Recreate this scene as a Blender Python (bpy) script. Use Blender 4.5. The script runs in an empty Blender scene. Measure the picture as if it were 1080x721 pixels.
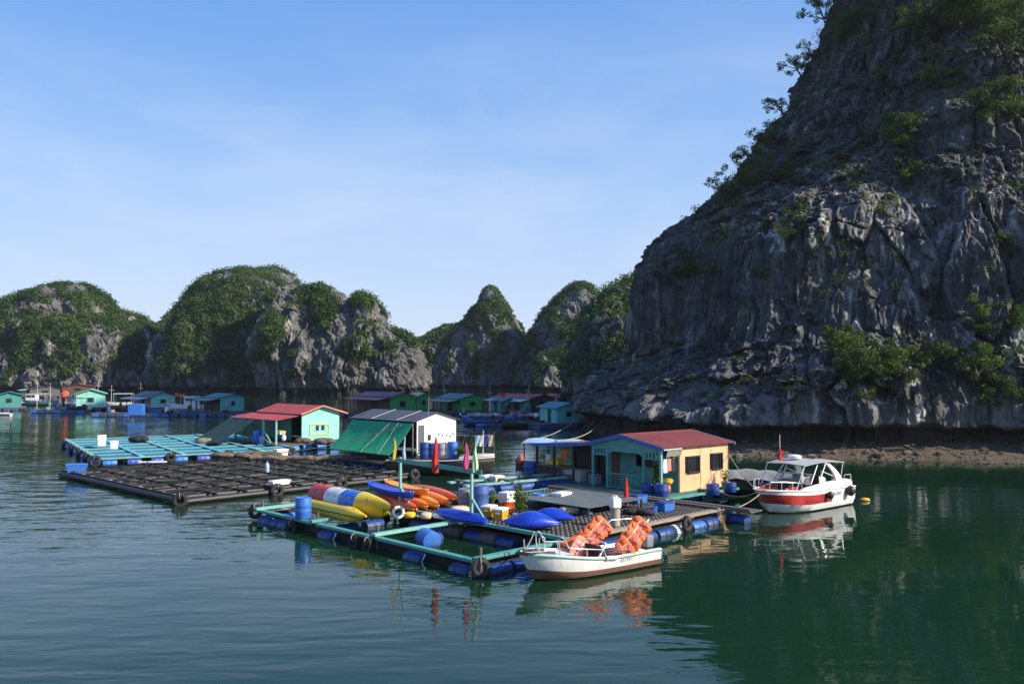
import bpy, bmesh, math, random
import numpy as np
from mathutils import Vector, Matrix
from mathutils.bvhtree import BVHTree
R = math.radians
sc = bpy.context.scene
col = sc.collection
rng = np.random.default_rng(7)
random.seed(5)

# ------------------------------------------------------------------ camera
F, HZ, CX, CAMH = 900.0, 395.0, 540.0, 5.9
cd = bpy.data.cameras.new('camera'); cam = bpy.data.objects.new('camera', cd); col.objects.link(cam)
cd.sensor_width = 36; cd.lens = F/1080*36; cd.clip_end = 6000; cd.clip_start = 0.3
cam.location = (0, 0, CAMH); cam.rotation_euler = (R(90)+math.atan((HZ-360.5)/F), 0, 0)
sc.camera = cam
def G(px, py, z=0.0):                     # where a sight line meets the level z
    d = F*(CAMH-z)/(py-HZ)
    return ((px-CX)/F*d, d, z)
def AT(px, py, d):
    return ((px-CX)/F*d, d, CAMH-(py-HZ)/F*d)

# ------------------------------------------------------------------ noise
def _hash(ix, iy, iz, seed):
    with np.errstate(over='ignore'):
        h = (ix.astype(np.uint32)*np.uint32(374761393) + iy.astype(np.uint32)*np.uint32(668265263)
             + iz.astype(np.uint32)*np.uint32(2147483647) + np.uint32(seed)*np.uint32(1274126177))
        h = (h ^ (h >> np.uint32(13)))*np.uint32(1274126177)
        h = h ^ (h >> np.uint32(16))
    return h
_GR = np.array([[1,1,0],[-1,1,0],[1,-1,0],[-1,-1,0],[1,0,1],[-1,0,1],[1,0,-1],[-1,0,-1],[0,1,1],[0,-1,1],[0,1,-1],[0,-1,-1],[1,1,0],[-1,1,0],[0,-1,1],[0,-1,-1]], float)
def perlin(p, seed=0):
    i = np.floor(p).astype(np.int64); f = p-i
    u = f*f*f*(f*(f*6-15)+10)
    out = np.zeros(len(p))
    for dx in (0, 1):
        for dy in (0, 1):
            for dz in (0, 1):
                g = _GR[_hash(i[:,0]+dx, i[:,1]+dy, i[:,2]+dz, seed) & 15]
                d = (g*(f-np.array([dx, dy, dz]))).sum(1)
                w = (u[:,0] if dx else 1-u[:,0])*(u[:,1] if dy else 1-u[:,1])*(u[:,2] if dz else 1-u[:,2])
                out += d*w
    return out
def fbm(p, octv=4, seed=0, gain=.5):
    a, s, o = 1.0, 0.0, np.zeros(len(p))
    q = p.copy()
    for k in range(octv):
        o += a*perlin(q, seed+k*17); s += a; a *= gain; q = q*2.03+3.1
    return o/s*1.6
def ridged(p, octv=3, seed=0):
    a, s, o = 1.0, 0.0, np.zeros(len(p)); q = p.copy()
    for k in range(octv):
        o += a*(1-2.2*np.abs(perlin(q, seed+k*13))); s += a; a *= .5; q = q*2.1+1.7
    return o/s
def worley(p, seed=0):
    """F1, F2 and a random value of the nearest cell"""
    i = np.floor(p).astype(np.int64); f1 = np.full(len(p), 9.); f2 = f1.copy(); cid = np.zeros(len(p))
    for dx in (-1, 0, 1):
        for dy in (-1, 0, 1):
            for dz in (-1, 0, 1):
                a, b, c = i[:,0]+dx, i[:,1]+dy, i[:,2]+dz
                h = _hash(a, b, c, seed); r1 = (h & 1023)/1023.; r2 = ((h >> 10) & 1023)/1023.; r3 = ((h >> 20) & 1023)/1023.
                d = np.sqrt((a+r1-p[:,0])**2+(b+r2-p[:,1])**2+(c+r3-p[:,2])**2)
                n = d < f1; f2 = np.where(n, f1, np.minimum(f2, d)); cid = np.where(n, (r1*7.13+r2*3.7) % 1, cid); f1 = np.where(n, d, f1)
    return f1, f2, cid
def smooth(a, b, x):
    t = np.clip((x-a)/(b-a), 0, 1); return t*t*(3-2*t)

# ------------------------------------------------------------------ materials
MATS = {}
def nodes(name):
    m = bpy.data.materials.new(name); m.use_nodes = True
    nt = m.node_tree; b = nt.nodes['Principled BSDF']
    return m, nt, b
def N(nt, typ, **kw):
    n = nt.nodes.new(typ)
    for k, v in kw.items():
        if k in n.inputs: n.inputs[k].default_value = v
        else: setattr(n, k, v)
    return n
def ramp(nt, src, stops):
    r = N(nt, 'ShaderNodeValToRGB'); e = r.color_ramp.elements
    while len(e) < len(stops): e.new(.5)
    for el, (p, c) in zip(e, stops):
        el.position = p; el.color = c if len(c) == 4 else (*c, 1)
    nt.links.new(src, r.inputs[0]); return r.outputs[0]
def mix(nt, fac, a, b, mode='MIX'):
    n = N(nt, 'ShaderNodeMixRGB', blend_type=mode)
    for s, v in ((n.inputs[0], fac), (n.inputs[1], a), (n.inputs[2], b)):
        if isinstance(v, bpy.types.NodeSocket): nt.links.new(v, s)
        elif isinstance(v, (int, float)): s.default_value = v
        else: s.default_value = (*v, 1)
    return n.outputs[0]
def coords(nt, scale=(1,1,1), kind='Object'):
    t = N(nt, 'ShaderNodeTexCoord'); m = N(nt, 'ShaderNodeMapping'); m.inputs['Scale'].default_value = scale
    nt.links.new(t.outputs[kind], m.inputs[0]); return m.outputs[0]
def noise(nt, vec, scale, detail=4, rough=.55, dist=0):
    n = N(nt, 'ShaderNodeTexNoise'); n.inputs['Scale'].default_value = scale; n.inputs['Detail'].default_value = detail
    n.inputs['Roughness'].default_value = rough; n.inputs['Distortion'].default_value = dist
    nt.links.new(vec, n.inputs['Vector']); return n.outputs['Fac']
def bump(nt, b, h, dist=.01, strength=1.0, normal=None):
    n = N(nt, 'ShaderNodeBump'); n.inputs['Strength'].default_value = strength; n.inputs['Distance'].default_value = dist
    nt.links.new(h, n.inputs['Height'])
    if normal: nt.links.new(normal, n.inputs['Normal'])
    if b is not None: nt.links.new(n.outputs[0], b.inputs['Normal'])
    return n.outputs[0]
def paint(name, c, rough=.5, dirt=.35, grime=(.12,.1,.08), scale=1.6, metal=0, vary=.18, bmp=.003, streak=True, coat=0):
    """weathered paint: tone drift, grime patches and vertical run-off stains"""
    if name in MATS: return MATS[name]
    m, nt, b = nodes(name)
    v = coords(nt); vs = coords(nt, (5, 5, .6))
    n1 = noise(nt, v, scale, 5, .6); n2 = noise(nt, v, scale*9, 3, .6); n3 = noise(nt, vs, scale*1.3, 5, .7)
    lo = tuple(x*(1-vary) for x in c); hi = tuple(min(1, x*(1+vary*.6)+.01) for x in c)
    base = ramp(nt, n1, [(.3, lo), (.7, hi)])
    k = ramp(nt, n3 if streak else n1, [(.52, (0,0,0)), (.82, (dirt,)*3)])
    base = mix(nt, k, base, grime)
    k2 = ramp(nt, n2, [(.6, (0,0,0)), (.8, (dirt*.6,)*3)])
    base = mix(nt, k2, base, grime)
    nt.links.new(base, b.inputs['Base Color'])
    b.inputs['Roughness'].default_value = rough; b.inputs['Metallic'].default_value = metal
    b.inputs['Coat Weight'].default_value = coat
    if bmp: bump(nt, b, n2, bmp)
    MATS[name] = m; return m
def cloth(name, c, c2=None, scale=30):
    if name in MATS: return MATS[name]
    m, nt, b = nodes(name); v = coords(nt)
    n1 = noise(nt, v, 2.5, 5, .6); n2 = noise(nt, v, scale, 3)
    c2 = c2 or tuple(x*.75 for x in c)
    nt.links.new(ramp(nt, n1, [(.3, c2), (.7, c)]), b.inputs['Base Color']); b.inputs['Roughness'].default_value = .85
    bump(nt, b, n2, .006); MATS[name] = m; return m
def wood(name, c, c2, scale=1.0):
    if name in MATS: return MATS[name]
    m, nt, b = nodes(name); v = coords(nt, (1, 1, 1))
    n1 = noise(nt, v, 3*scale, 6, .7); n2 = noise(nt, v, 22*scale, 4, .7)
    base = mix(nt, .5, ramp(nt, n1, [(.3, c2), (.68, c)]), ramp(nt, n2, [(.35, c2), (.7, c)]))
    nt.links.new(base, b.inputs['Base Color']); b.inputs['Roughness'].default_value = .8
    bump(nt, b, n2, .008); MATS[name] = m; return m
def plastic(name, c, rough=.4, fade=.3):
    if name in MATS: return MATS[name]
    m, nt, b = nodes(name); v = coords(nt)
    n1 = noise(nt, v, 2.2, 5, .65); n2 = noise(nt, v, 14, 5, .7)
    pale = tuple(x*.7+.17 for x in c)
    base = ramp(nt, n1, [(.3, tuple(x*.85 for x in c)), (.65, c)])
    base = mix(nt, ramp(nt, n2, [(.55, (0,0,0)), (.78, (fade,)*3)]), base, pale)
    g = N(nt, 'ShaderNodeNewGeometry'); sz = N(nt, 'ShaderNodeSeparateXYZ'); nt.links.new(g.outputs['Position'], sz.inputs[0])
    wob = N(nt, 'ShaderNodeMath', operation='MULTIPLY_ADD'); wob.inputs[1].default_value = .22; nt.links.new(n2, wob.inputs[0]); nt.links.new(sz.outputs[2], wob.inputs[2])
    sl = N(nt, 'ShaderNodeMapRange'); sl.inputs[1].default_value = .26; sl.inputs[2].default_value = .12; sl.inputs[3].default_value = 0; sl.inputs[4].default_value = .85
    nt.links.new(wob.outputs[0], sl.inputs[0]); base = mix(nt, sl.outputs[0], base, (.022,.028,.018))
    nt.links.new(base, b.inputs['Base Color']); b.inputs['Roughness'].default_value = rough
    bump(nt, b, n2, .002); MATS[name] = m; return m

# ------------------------------------------------------------------ mesh builder
class MB:
    def __init__(s): s.v = []; s.f = []; s.mi = []; s.m = 0
    def mat(s, i): s.m = i; return s
    def _add(s, vs, fs):
        o = len(s.v); s.v += [tuple(map(float, p)) for p in vs]
        s.f += [tuple(o+i for i in f) for f in fs]; s.mi += [s.m]*len(fs)
        return s
    def box(s, c, d, rz=0, rot=None):
        x, y, z = (k/2 for k in d)
        pts = [Vector(p) for p in ((-x,-y,-z),(x,-y,-z),(x,y,-z),(-x,y,-z),(-x,-y,z),(x,-y,z),(x,y,z),(-x,y,z))]
        M = rot if rot is not None else Matrix.Rotation(rz, 3, 'Z')
        return s._add([M@p+Vector(c) for p in pts], [(0,3,2,1),(4,5,6,7),(0,1,5,4),(1,2,6,5),(2,3,7,6),(3,0,4,7)])
    def beam(s, a, b, w, h):
        a, b = Vector(a), Vector(b); d = (b-a); L = d.length; d.normalize()
        up = Vector((0,0,1)) if abs(d.z) < .95 else Vector((1,0,0))
        x = d.cross(up).normalized(); y = x.cross(d)
        M = Matrix((x, d, y)).transposed()
        return s.box((a+b)/2, (w, L, h), rot=M)
    def ring(s, c, ax, r, n, ph=0, sx=1, sy=1):
        ax = Vector(ax).normalized(); u = ax.orthogonal().normalized()
        if abs(ax.z) < .99: u = ax.cross(Vector((0,0,1))).normalized()
        w = ax.cross(u)
        return [Vector(c)+(u*math.cos(ph+2*math.pi*i/n)*sx+w*math.sin(ph+2*math.pi*i/n)*sy)*r for i in range(n)]
    def loft(s, rings, caps=True, closed=False):
        n = len(rings[0]); vs = [p for r in rings for p in r]; fs = []
        m = len(rings)
        for k in range(m if closed else m-1):
            a, b = k*n, ((k+1) % m)*n
            for i in range(n):
                j = (i+1) % n; fs.append((a+i, a+j, b+j, b+i))
        if caps and not closed: fs += [tuple(range(n-1, -1, -1)), tuple((m-1)*n+i for i in range(n))]
        return s._add(vs, fs)
    def cyl(s, a, b, r, r2=None, n=14, caps=True):
        d = Vector(b)-Vector(a); r2 = r if r2 is None else r2
        return s.loft([s.ring(a, d, r, n), s.ring(b, d, r2, n)], caps)
    def tube(s, pts, r, n=8, closed=False):
        pts = [Vector(p) for p in pts]; rs = []
        for i, p in enumerate(pts):
            if closed: d = pts[(i+1) % len(pts)]-pts[i-1]
            else: d = pts[min(i+1, len(pts)-1)]-pts[max(i-1, 0)]
            rs.append(s.ring(p, d, r[i] if isinstance(r, (list, tuple)) else r, n))
        return s.loft(rs, True, closed)
    def lathe(s, prof, c=(0,0,0), n=20, axis=(0,0,1), caps=True):
        ax = Vector(axis).normalized()
        return s.loft([s.ring(Vector(c)+ax*z, ax, max(r, 1e-4), n) for r, z in prof], caps)
    def torus(s, c, axis, Rr, r, n=22, k=10, sq=1.0):
        ax = Vector(axis).normalized(); u = ax.orthogonal().normalized(); w = ax.cross(u); rs = []
        for i in range(n):
            a = 2*math.pi*i/n; e = u*math.cos(a)+w*math.sin(a)
            rs.append([Vector(c)+e*(Rr+r*math.cos(2*math.pi*j/k))+ax*r*sq*math.sin(2*math.pi*j/k) for j in range(k)])
        return s.loft(rs, False, True)
    def blob(s, c, d, n=12, k=8, sq=1.0, M=None):
        """superellipsoid"""
        def pw(x): return math.copysign(abs(x)**sq, x)
        rs = []
        for i in range(k+1):
            t = -math.pi/2+math.pi*i/k
            ct = max(pw(math.cos(t)), .02) if i in (0, k) else pw(math.cos(t))
            ring_ = []
            for j in range(n):
                a = 2*math.pi*j/n
                p = Vector((d[0]*ct*pw(math.cos(a)), d[1]*ct*pw(math.sin(a)), d[2]*pw(math.sin(t))))
                ring_.append((M@p if M else p)+Vector(c))
            rs.append(ring_)
        return s.loft(rs)
    def sheet(s, grid, th=.02):
        """a cloth or plate from a grid of points, with thickness downwards along its normal"""
        ny, nx = len(grid), len(grid[0]); g = [[Vector(p) for p in r] for r in grid]
        top, bot = [], []
        for j in range(ny):
            for i in range(nx):
                du = g[j][min(i+1, nx-1)]-g[j][max(i-1, 0)]; dv = g[min(j+1, ny-1)][i]-g[max(j-1, 0)][i]
                nn = du.cross(dv); nn = nn.normalized() if nn.length > 1e-9 else Vector((0,0,1))
                top.append(g[j][i]); bot.append(g[j][i]-nn*th)
        T = nx*ny; fs = []
        for j in range(ny-1):
            for i in range(nx-1):
                a = j*nx+i; q = (a, a+1, a+nx+1, a+nx)
                fs.append(q); fs.append(tuple(T+k for k in reversed(q)))
        rim = [i for i in range(nx)]+[j*nx+nx-1 for j in range(1, ny)]+[(ny-1)*nx+i for i in range(nx-2, -1, -1)]+[j*nx for j in range(ny-2, 0, -1)]
        for a, b in zip(rim, rim[1:]+rim[:1]): fs.append((b, a, T+a, T+b))
        return s._add(top+bot, fs)
    def prism(s, poly, ext):
        poly = [Vector(p) for p in poly]; e = Vector(ext); n = len(poly)
        return s._add(poly+[p+e for p in poly], [tuple(range(n-1, -1, -1)), tuple(range(n, 2*n))]+[(i, (i+1) % n, n+(i+1) % n, n+i) for i in range(n)])
    def build(s, name, mats, parent=None, sharp=38, bevel=0):
        me = bpy.data.meshes.new(name); me.from_pydata(s.v, [], s.f)
        if not isinstance(mats, (list, tuple)): mats = [mats]
        for m in mats: me.materials.append(m)
        me.polygons.foreach_set('material_index', s.mi)
        bm = bmesh.new(); bm.from_mesh(me); bmesh.ops.recalc_face_normals(bm, faces=bm.faces[:]); bm.to_mesh(me); bm.free()
        me.polygons.foreach_set('use_smooth', [True]*len(me.polygons)); me.set_sharp_from_angle(angle=R(sharp)); me.update()
        o = bpy.data.objects.new(name, me); col.objects.link(o)
        if parent is not None: o.parent = parent
        if bevel:
            b = o.modifiers.new('bevel', 'BEVEL'); b.width = bevel; b.segments = 2; b.limit_method = 'ANGLE'
        return o
def np_mesh(name, v, f, mats, smooth_=True, tint=None, mi=None):
    me = bpy.data.meshes.new(name); k = f.shape[1]
    me.vertices.add(len(v)); me.vertices.foreach_set('co', np.ascontiguousarray(v, np.float32).ravel())
    me.loops.add(f.size); me.loops.foreach_set('vertex_index', np.ascontiguousarray(f, np.int32).ravel())
    me.polygons.add(len(f)); me.polygons.foreach_set('loop_start', np.arange(0, f.size, k, dtype=np.int32))
    for m in (mats if isinstance(mats, (list, tuple)) else [mats]): me.materials.append(m)
    if mi is not None: me.polygons.foreach_set('material_index', mi)
    me.polygons.foreach_set('use_smooth', np.full(len(f), smooth_))
    if tint is not None:
        a = me.attributes.new('tint', 'FLOAT', 'POINT'); a.data.foreach_set('value', np.ascontiguousarray(tint, np.float32))
    me.update(calc_edges=True); me.validate()
    o = bpy.data.objects.new(name, me); col.objects.link(o); return o
def tag(o, label=None, cat=None, group=None, kind=None):
    for k, v in (('label', label), ('category', cat), ('group', group), ('kind', kind)):
        if v: o[k] = v
    return o
def thing(name, label, cat, loc=(0,0,0), rz=0, group=None):
    o = bpy.data.objects.new(name, None); col.objects.link(o); o.empty_display_size = .3
    o.location = loc; o.rotation_euler = (0, 0, rz)
    return tag(o, label, cat, group)
def copy_tree(o, parent=None):
    c = o.copy(); col.objects.link(c)
    if parent is not None: c.parent = parent
    for ch in list(o.children): copy_tree(ch, c)
    return c
def again(o, loc, rz, label, rot=None):
    c = copy_tree(o); c.location = loc; c.rotation_euler = rot or (0, 0, rz); c['label'] = label
    return c
# ------------------------------------------------------------------ sky, sun
SUN = Vector((.94, -.34, 0)).normalized(); SEL = R(33)
w = bpy.data.worlds.new('World'); sc.world = w; w.use_nodes = True
nt = w.node_tree; bg = nt.nodes['Background']
sky = N(nt, 'ShaderNodeTexSky', sky_type='NISHITA', sun_disc=False, sun_elevation=SEL, sun_rotation=math.atan2(SUN.x, SUN.y))
sky.air_density = 1.0; sky.dust_density = .3; sky.ozone_density = 3.5
tc = N(nt, 'ShaderNodeTexCoord'); sp = N(nt, 'ShaderNodeSeparateXYZ'); nt.links.new(tc.outputs['Generated'], sp.inputs[0])
mp = N(nt, 'ShaderNodeMapping'); mp.inputs['Scale'].default_value = (1.2, 1.2, 4.2); mp.inputs['Rotation'].default_value = (0, R(14), 0)
nt.links.new(tc.outputs['Generated'], mp.inputs[0])
cl = noise(nt, mp.outputs[0], 2.1, 7, .58, .3)
cl = ramp(nt, cl, [(.44, (0,0,0)), (.70, (1,1,1))])
band = ramp(nt, sp.outputs[2], [(.02, (.55,)*3), (.14, (.8,)*3), (.26, (.62,)*3), (.42, (.1,)*3), (.6, (.02,)*3)])
cf = mix(nt, 1, cl, band, 'MULTIPLY')
# thin high haze layer low over the horizon
hz = ramp(nt, sp.outputs[2], [(.0, (.55,)*3), (.13, (.26,)*3), (.3, (.03,)*3), (.6, (0,)*3)])
CLOUD = (2.75, 3.0, 3.45)
BLUE = ramp(nt, sp.outputs[2], [(0, (.182,.232,.315)), (.1, (.145,.206,.318)), (.21, (.105,.180,.312)), (.40, (.046,.122,.285)), (.9, (.02,.06,.2))])
blue10 = mix(nt, 1, BLUE, (10,)*3, 'MULTIPLY')
c0 = mix(nt, .88, sky.outputs[0], blue10)
c1 = mix(nt, hz, c0, CLOUD); c2 = mix(nt, mix(nt, 1, cf, (.5,)*3, 'MULTIPLY'), c1, CLOUD)
nt.links.new(c2, bg.inputs[0]); bg.inputs[1].default_value = .145
sd = bpy.data.lights.new('sun', 'SUN'); sd.energy = 3.6; sd.angle = R(.5); sd.color = (1, .89, .73)
so = bpy.data.objects.new('sun', sd); col.objects.link(so)
sv = Vector((SUN.x*math.cos(SEL), SUN.y*math.cos(SEL), math.sin(SEL)))
so.rotation_euler = sv.to_track_quat('Z', 'Y').to_euler(); so.location = (60, -30, 60)
vs = sc.view_settings; vs.view_transform = 'Standard'; vs.look = 'None'; vs.gamma = 1; vs.use_curve_mapping = False; vs.exposure = 1.0
sc.cycles.use_denoising = True
sc.cycles.max_bounces = 8; sc.cycles.transparent_max_bounces = 8; sc.cycles.volume_bounces = 0
sc.cycles.sample_clamp_indirect = 6

# ------------------------------------------------------------------ water
def water_mat():
    m, nt, b = nodes('sea_water')
    b.inputs['Base Color'].default_value = (.0058, .030, .0145, 1); b.inputs['Roughness'].default_value = .025
    b.inputs['IOR'].default_value = 1.333
    g = N(nt, 'ShaderNodeNewGeometry'); 
    def mapped(scale, rz):
        mm = N(nt, 'ShaderNodeMapping'); mm.inputs['Scale'].default_value = scale; mm.inputs['Rotation'].default_value = (0, 0, R(rz))
        nt.links.new(g.outputs['Position'], mm.inputs[0]); return mm.outputs[0]
    swell = noise(nt, mapped((.55, 1.5, 1), -22), .75, 2, .45, .25)
    rip = noise(nt, mapped((.7, 1.6, 1), 12), 2.1, 2, .5, .4)
    fine = noise(nt, mapped((.8, 1.5, 1), -35), 6.5, 2, .5)
    sepx = N(nt, 'ShaderNodeSeparateXYZ'); nt.links.new(g.outputs['Position'], sepx.inputs[0])
    # calmer in the lee of the cliff on the right, breezier to the left; patches between
    mr = N(nt, 'ShaderNodeMapRange'); mr.inputs[1].default_value = 12; mr.inputs[2].default_value = -14
    mr.inputs[3].default_value = .34; mr.inputs[4].default_value = 1.0
    nt.links.new(sepx.outputs[0], mr.inputs[0])
    pat = noise(nt, mapped((1, 1, 1), 0), .07, 3, .5)
    pr = N(nt, 'ShaderNodeMapRange'); pr.inputs[1].default_value = .35; pr.inputs[2].default_value = .65; pr.inputs[3].default_value = .35; pr.inputs[4].default_value = 1.35
    nt.links.new(pat, pr.inputs[0])
    amp = N(nt, 'ShaderNodeMath', operation='MULTIPLY'); nt.links.new(mr.outputs[0], amp.inputs[0]); nt.links.new(pr.outputs[0], amp.inputs[1])
    def sc_(x, k):
        q = N(nt, 'ShaderNodeMath', operation='MULTIPLY'); q.inputs[1].default_value = k; nt.links.new(x, q.inputs[0]); return q.outputs[0]
    def add(a, c):
        q = N(nt, 'ShaderNodeMath', operation='ADD'); nt.links.new(a, q.inputs[0]); nt.links.new(c, q.inputs[1]); return q.outputs[0]
    hgt = add(add(sc_(swell, .050), sc_(rip, .0095)), sc_(fine, .0011))
    hm = N(nt, 'ShaderNodeMath', operation='MULTIPLY'); nt.links.new(hgt, hm.inputs[0]); nt.links.new(amp.outputs[0], hm.inputs[1])
    bump(nt, b, hm.outputs[0], 1.0)
    return m
wm = MB(); wm._add([(-2500,-200,0),(2500,-200,0),(2500,4000,0),(-2500,4000,0)], [(0,1,2,3)])
tag(wm.build('sea_water', water_mat()), kind='structure')
wm = MB(); wm._add([(-2500,-200,-12),(2500,-200,-12),(2500,4000,-12),(-2500,4000,-12)], [(0,1,2,3)])
tag(wm.build('sea_floor', paint('seabed', (.05,.06,.04), .9)), kind='structure')

# ------------------------------------------------------------------ rock and leaves
def rock_mat(name, dark, mid, light, white, ochre, scale, white_amt, bumpd):
    m, nt, b = nodes(name)
    g = N(nt, 'ShaderNodeNewGeometry')
    def mp(s):
        mm = N(nt, 'ShaderNodeMapping'); mm.inputs['Scale'].default_value = s; nt.links.new(g.outputs['Position'], mm.inputs[0]); return mm.outputs[0]
    flute = mp((1, 1, .16)); iso = mp((1, 1, 1)); strat = mp((.3, .3, 1.3))
    n1 = noise(nt, flute, .55*scale, 7, .68, .4)
    n2 = noise(nt, iso, .12*scale, 5, .6)
    n3 = noise(nt, iso, 2.2*scale, 6, .7)
    n4 = noise(nt, flute, .9*scale, 5, .6, .2)
    n5 = noise(nt, strat, .8*scale, 5, .7, .6)
    base = ramp(nt, n1, [(.28, dark), (.5, mid), (.72, light)])
    base = mix(nt, ramp(nt, n3, [(.3, (.0,)*3), (.75, (.55,)*3)]), base, mid)
    base = mix(nt, ramp(nt, n5, [(.36, (.6,)*3), (.5, (0,)*3)]), base, dark)
    base = mix(nt, ramp(nt, n2, [(.52, (0,)*3), (.7, (.55,)*3)]), base, ochre)
    # calcite runs: pale vertical streaks, only in some zones
    zone = ramp(nt, noise(nt, iso, .055*scale, 4, .6), [(.46, (0,)*3), (.62, (1,)*3)])
    st = ramp(nt, n4, [(.54, (0,)*3), (.66, (white_amt,)*3)])
    base = mix(nt, mix(nt, 1, zone, st, 'MULTIPLY'), base, white)
    # tidal band just above the water: black algae, a pale bleached line over it
    sz = N(nt, 'ShaderNodeSeparateXYZ'); nt.links.new(g.outputs['Position'], sz.inputs[0])
    wob = N(nt, 'ShaderNodeMath', operation='MULTIPLY_ADD'); wob.inputs[1].default_value = 1.4; nt.links.new(n3, wob.inputs[0]); nt.links.new(sz.outputs[2], wob.inputs[2])
    tm = N(nt, 'ShaderNodeMapRange'); tm.inputs[1].default_value = 2.6; tm.inputs[2].default_value = 3.1; tm.inputs[3].default_value = 1; tm.inputs[4].default_value = 0
    nt.links.new(wob.outputs[0], tm.inputs[0])
    pl = ramp(nt, wob.outputs[0], [(0, (0,)*3), (.5, (0,)*3)])
    tp = N(nt, 'ShaderNodeMapRange'); tp.inputs[1].default_value = 5.6; tp.inputs[2].default_value = 3.2; tp.inputs[3].default_value = 0; tp.inputs[4].default_value = .25
    nt.links.new(wob.outputs[0], tp.inputs[0])
    base = mix(nt, mix(nt, 1, tp.outputs[0], ramp(nt, n1, [(.4, (.2,)*3), (.6, (1,)*3)]), 'MULTIPLY'), base, white)
    base = mix(nt, tm.outputs[0], base, (.040, .035, .028))
    nt.links.new(base, b.inputs['Base Color']); b.inputs['Roughness'].default_value = .88; b.inputs['Specular IOR Level'].default_value = .25
    fl_ = noise(nt, mp((1, 1, .07)), 3.2*scale, 4, .65, .15)
    h = mix(nt, .45, mix(nt, .5, n1, n3), fl_)
    vo = N(nt, 'ShaderNodeTexVoronoi', feature='DISTANCE_TO_EDGE'); vo.inputs['Scale'].default_value = .55*scale; nt.links.new(mp((1,1,.45)), vo.inputs['Vector'])
    hc = ramp(nt, vo.outputs['Distance'], [(0, (0,)*3), (.09, (1,)*3)])
    h2 = mix(nt, .25, h, hc)
    bump(nt, b, h2, bumpd)
    return m
M_CLIFF = rock_mat('cliff_rock', (.027,.028,.030), (.082,.083,.086), (.185,.185,.186), (.52,.51,.48), (.105,.095,.07), 1.0, .85, .35)
M_KARST = rock_mat('karst_rock', (.035,.036,.037), (.115,.116,.117), (.26,.26,.255), (.52,.50,.46), (.16,.145,.115), .55, .85, .9)
def leaf_mat(name, dark, mid, light, tr=.25):
    m, nt, b = nodes(name)
    a = N(nt, 'ShaderNodeAttribute', attribute_name='tint')
    g = N(nt, 'ShaderNodeNewGeometry')
    n = noise(nt, g.outputs['Position'], .35, 3, .6)
    k = mix(nt, .35, a.outputs['Fac'], n)
    c = ramp(nt, k, [(.12, dark), (.5, mid), (.9, light)])
    nt.links.new(c, b.inputs['Base Color']); b.inputs['Roughness'].default_value = .6; b.inputs['Specular IOR Level'].default_value = .25
    t = N(nt, 'ShaderNodeBsdfTranslucent'); nt.links.new(c, t.inputs[0])
    mx = N(nt, 'ShaderNodeMixShader'); mx.inputs[0].default_value = tr
    nt.links.new(b.outputs[0], mx.inputs[1]); nt.links.new(t.outputs[0], mx.inputs[2])
    nt.links.new(mx.outputs[0], nt.nodes['Material Output'].inputs[0]); return m
M_LEAF = leaf_mat('hill_leaves', (.020,.042,.011), (.056,.112,.021), (.135,.19,.038))
M_LEAFC = leaf_mat('cliff_leaves', (.024,.048,.013), (.068,.118,.024), (.19,.24,.045), .4)
M_BARK = wood('bark', (.10,.08,.06), (.045,.036,.028))
M_GRAVEL = paint('gravel_bank', (.105,.080,.050), .95, .6, (.06,.05,.036), 2.5, bmp=.05, streak=False)

def leaves(centers, radii, n_each, size, flat=.8, up=.35, tints=None):
    """leaf-sized quads filling clump volumes; returns vertices, quads, per-vertex tint"""
    C = len(centers); n_each = np.broadcast_to(np.asarray(n_each), (C,)).astype(int)
    idx = np.repeat(np.arange(C), n_each); n = len(idx)
    d = rng.normal(size=(n, 3)); d /= np.linalg.norm(d, axis=1)[:, None]
    rr = rng.random(n)**.45
    off = d*rr[:, None]; off[:, 2] *= flat
    p = centers[idx]+off*radii[idx][:, None]
    nn = rng.normal(size=(n, 3))*.75+d*.55+np.array([0, 0, up]); nn /= np.linalg.norm(nn, axis=1)[:, None]
    a = np.cross(nn, rng.normal(size=(n, 3))); a /= np.linalg.norm(a, axis=1)[:, None]; b = np.cross(nn, a)
    s = size*(.6+.8*rng.random(n)); s = s[:, None]
    v = np.stack([p-a*s*.5, p+b*s*.28+nn*s*.06, p+a*s*.5, p-b*s*.28+nn*s*.06], 1).reshape(-1, 3)
    f = np.arange(4*n).reshape(-1, 4)
    t = (tints[idx] if tints is not None else rng.random(C)[idx])*.75+rng.random(n)*.25
    return v, f, np.repeat(t, 4)

def grid_faces(nu, nv):
    i, j = np.meshgrid(np.arange(nu-1), np.arange(nv-1), indexing='ij')
    a = (i*nv+j).ravel(); return np.stack([a, a+nv, a+nv+1, a+1], 1)
def grid_normals(P):
    du = np.gradient(P, axis=0); dv = np.gradient(P, axis=1); n = np.cross(du, dv)
    return n/np.maximum(np.linalg.norm(n, axis=2), 1e-9)[..., None]

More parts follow.
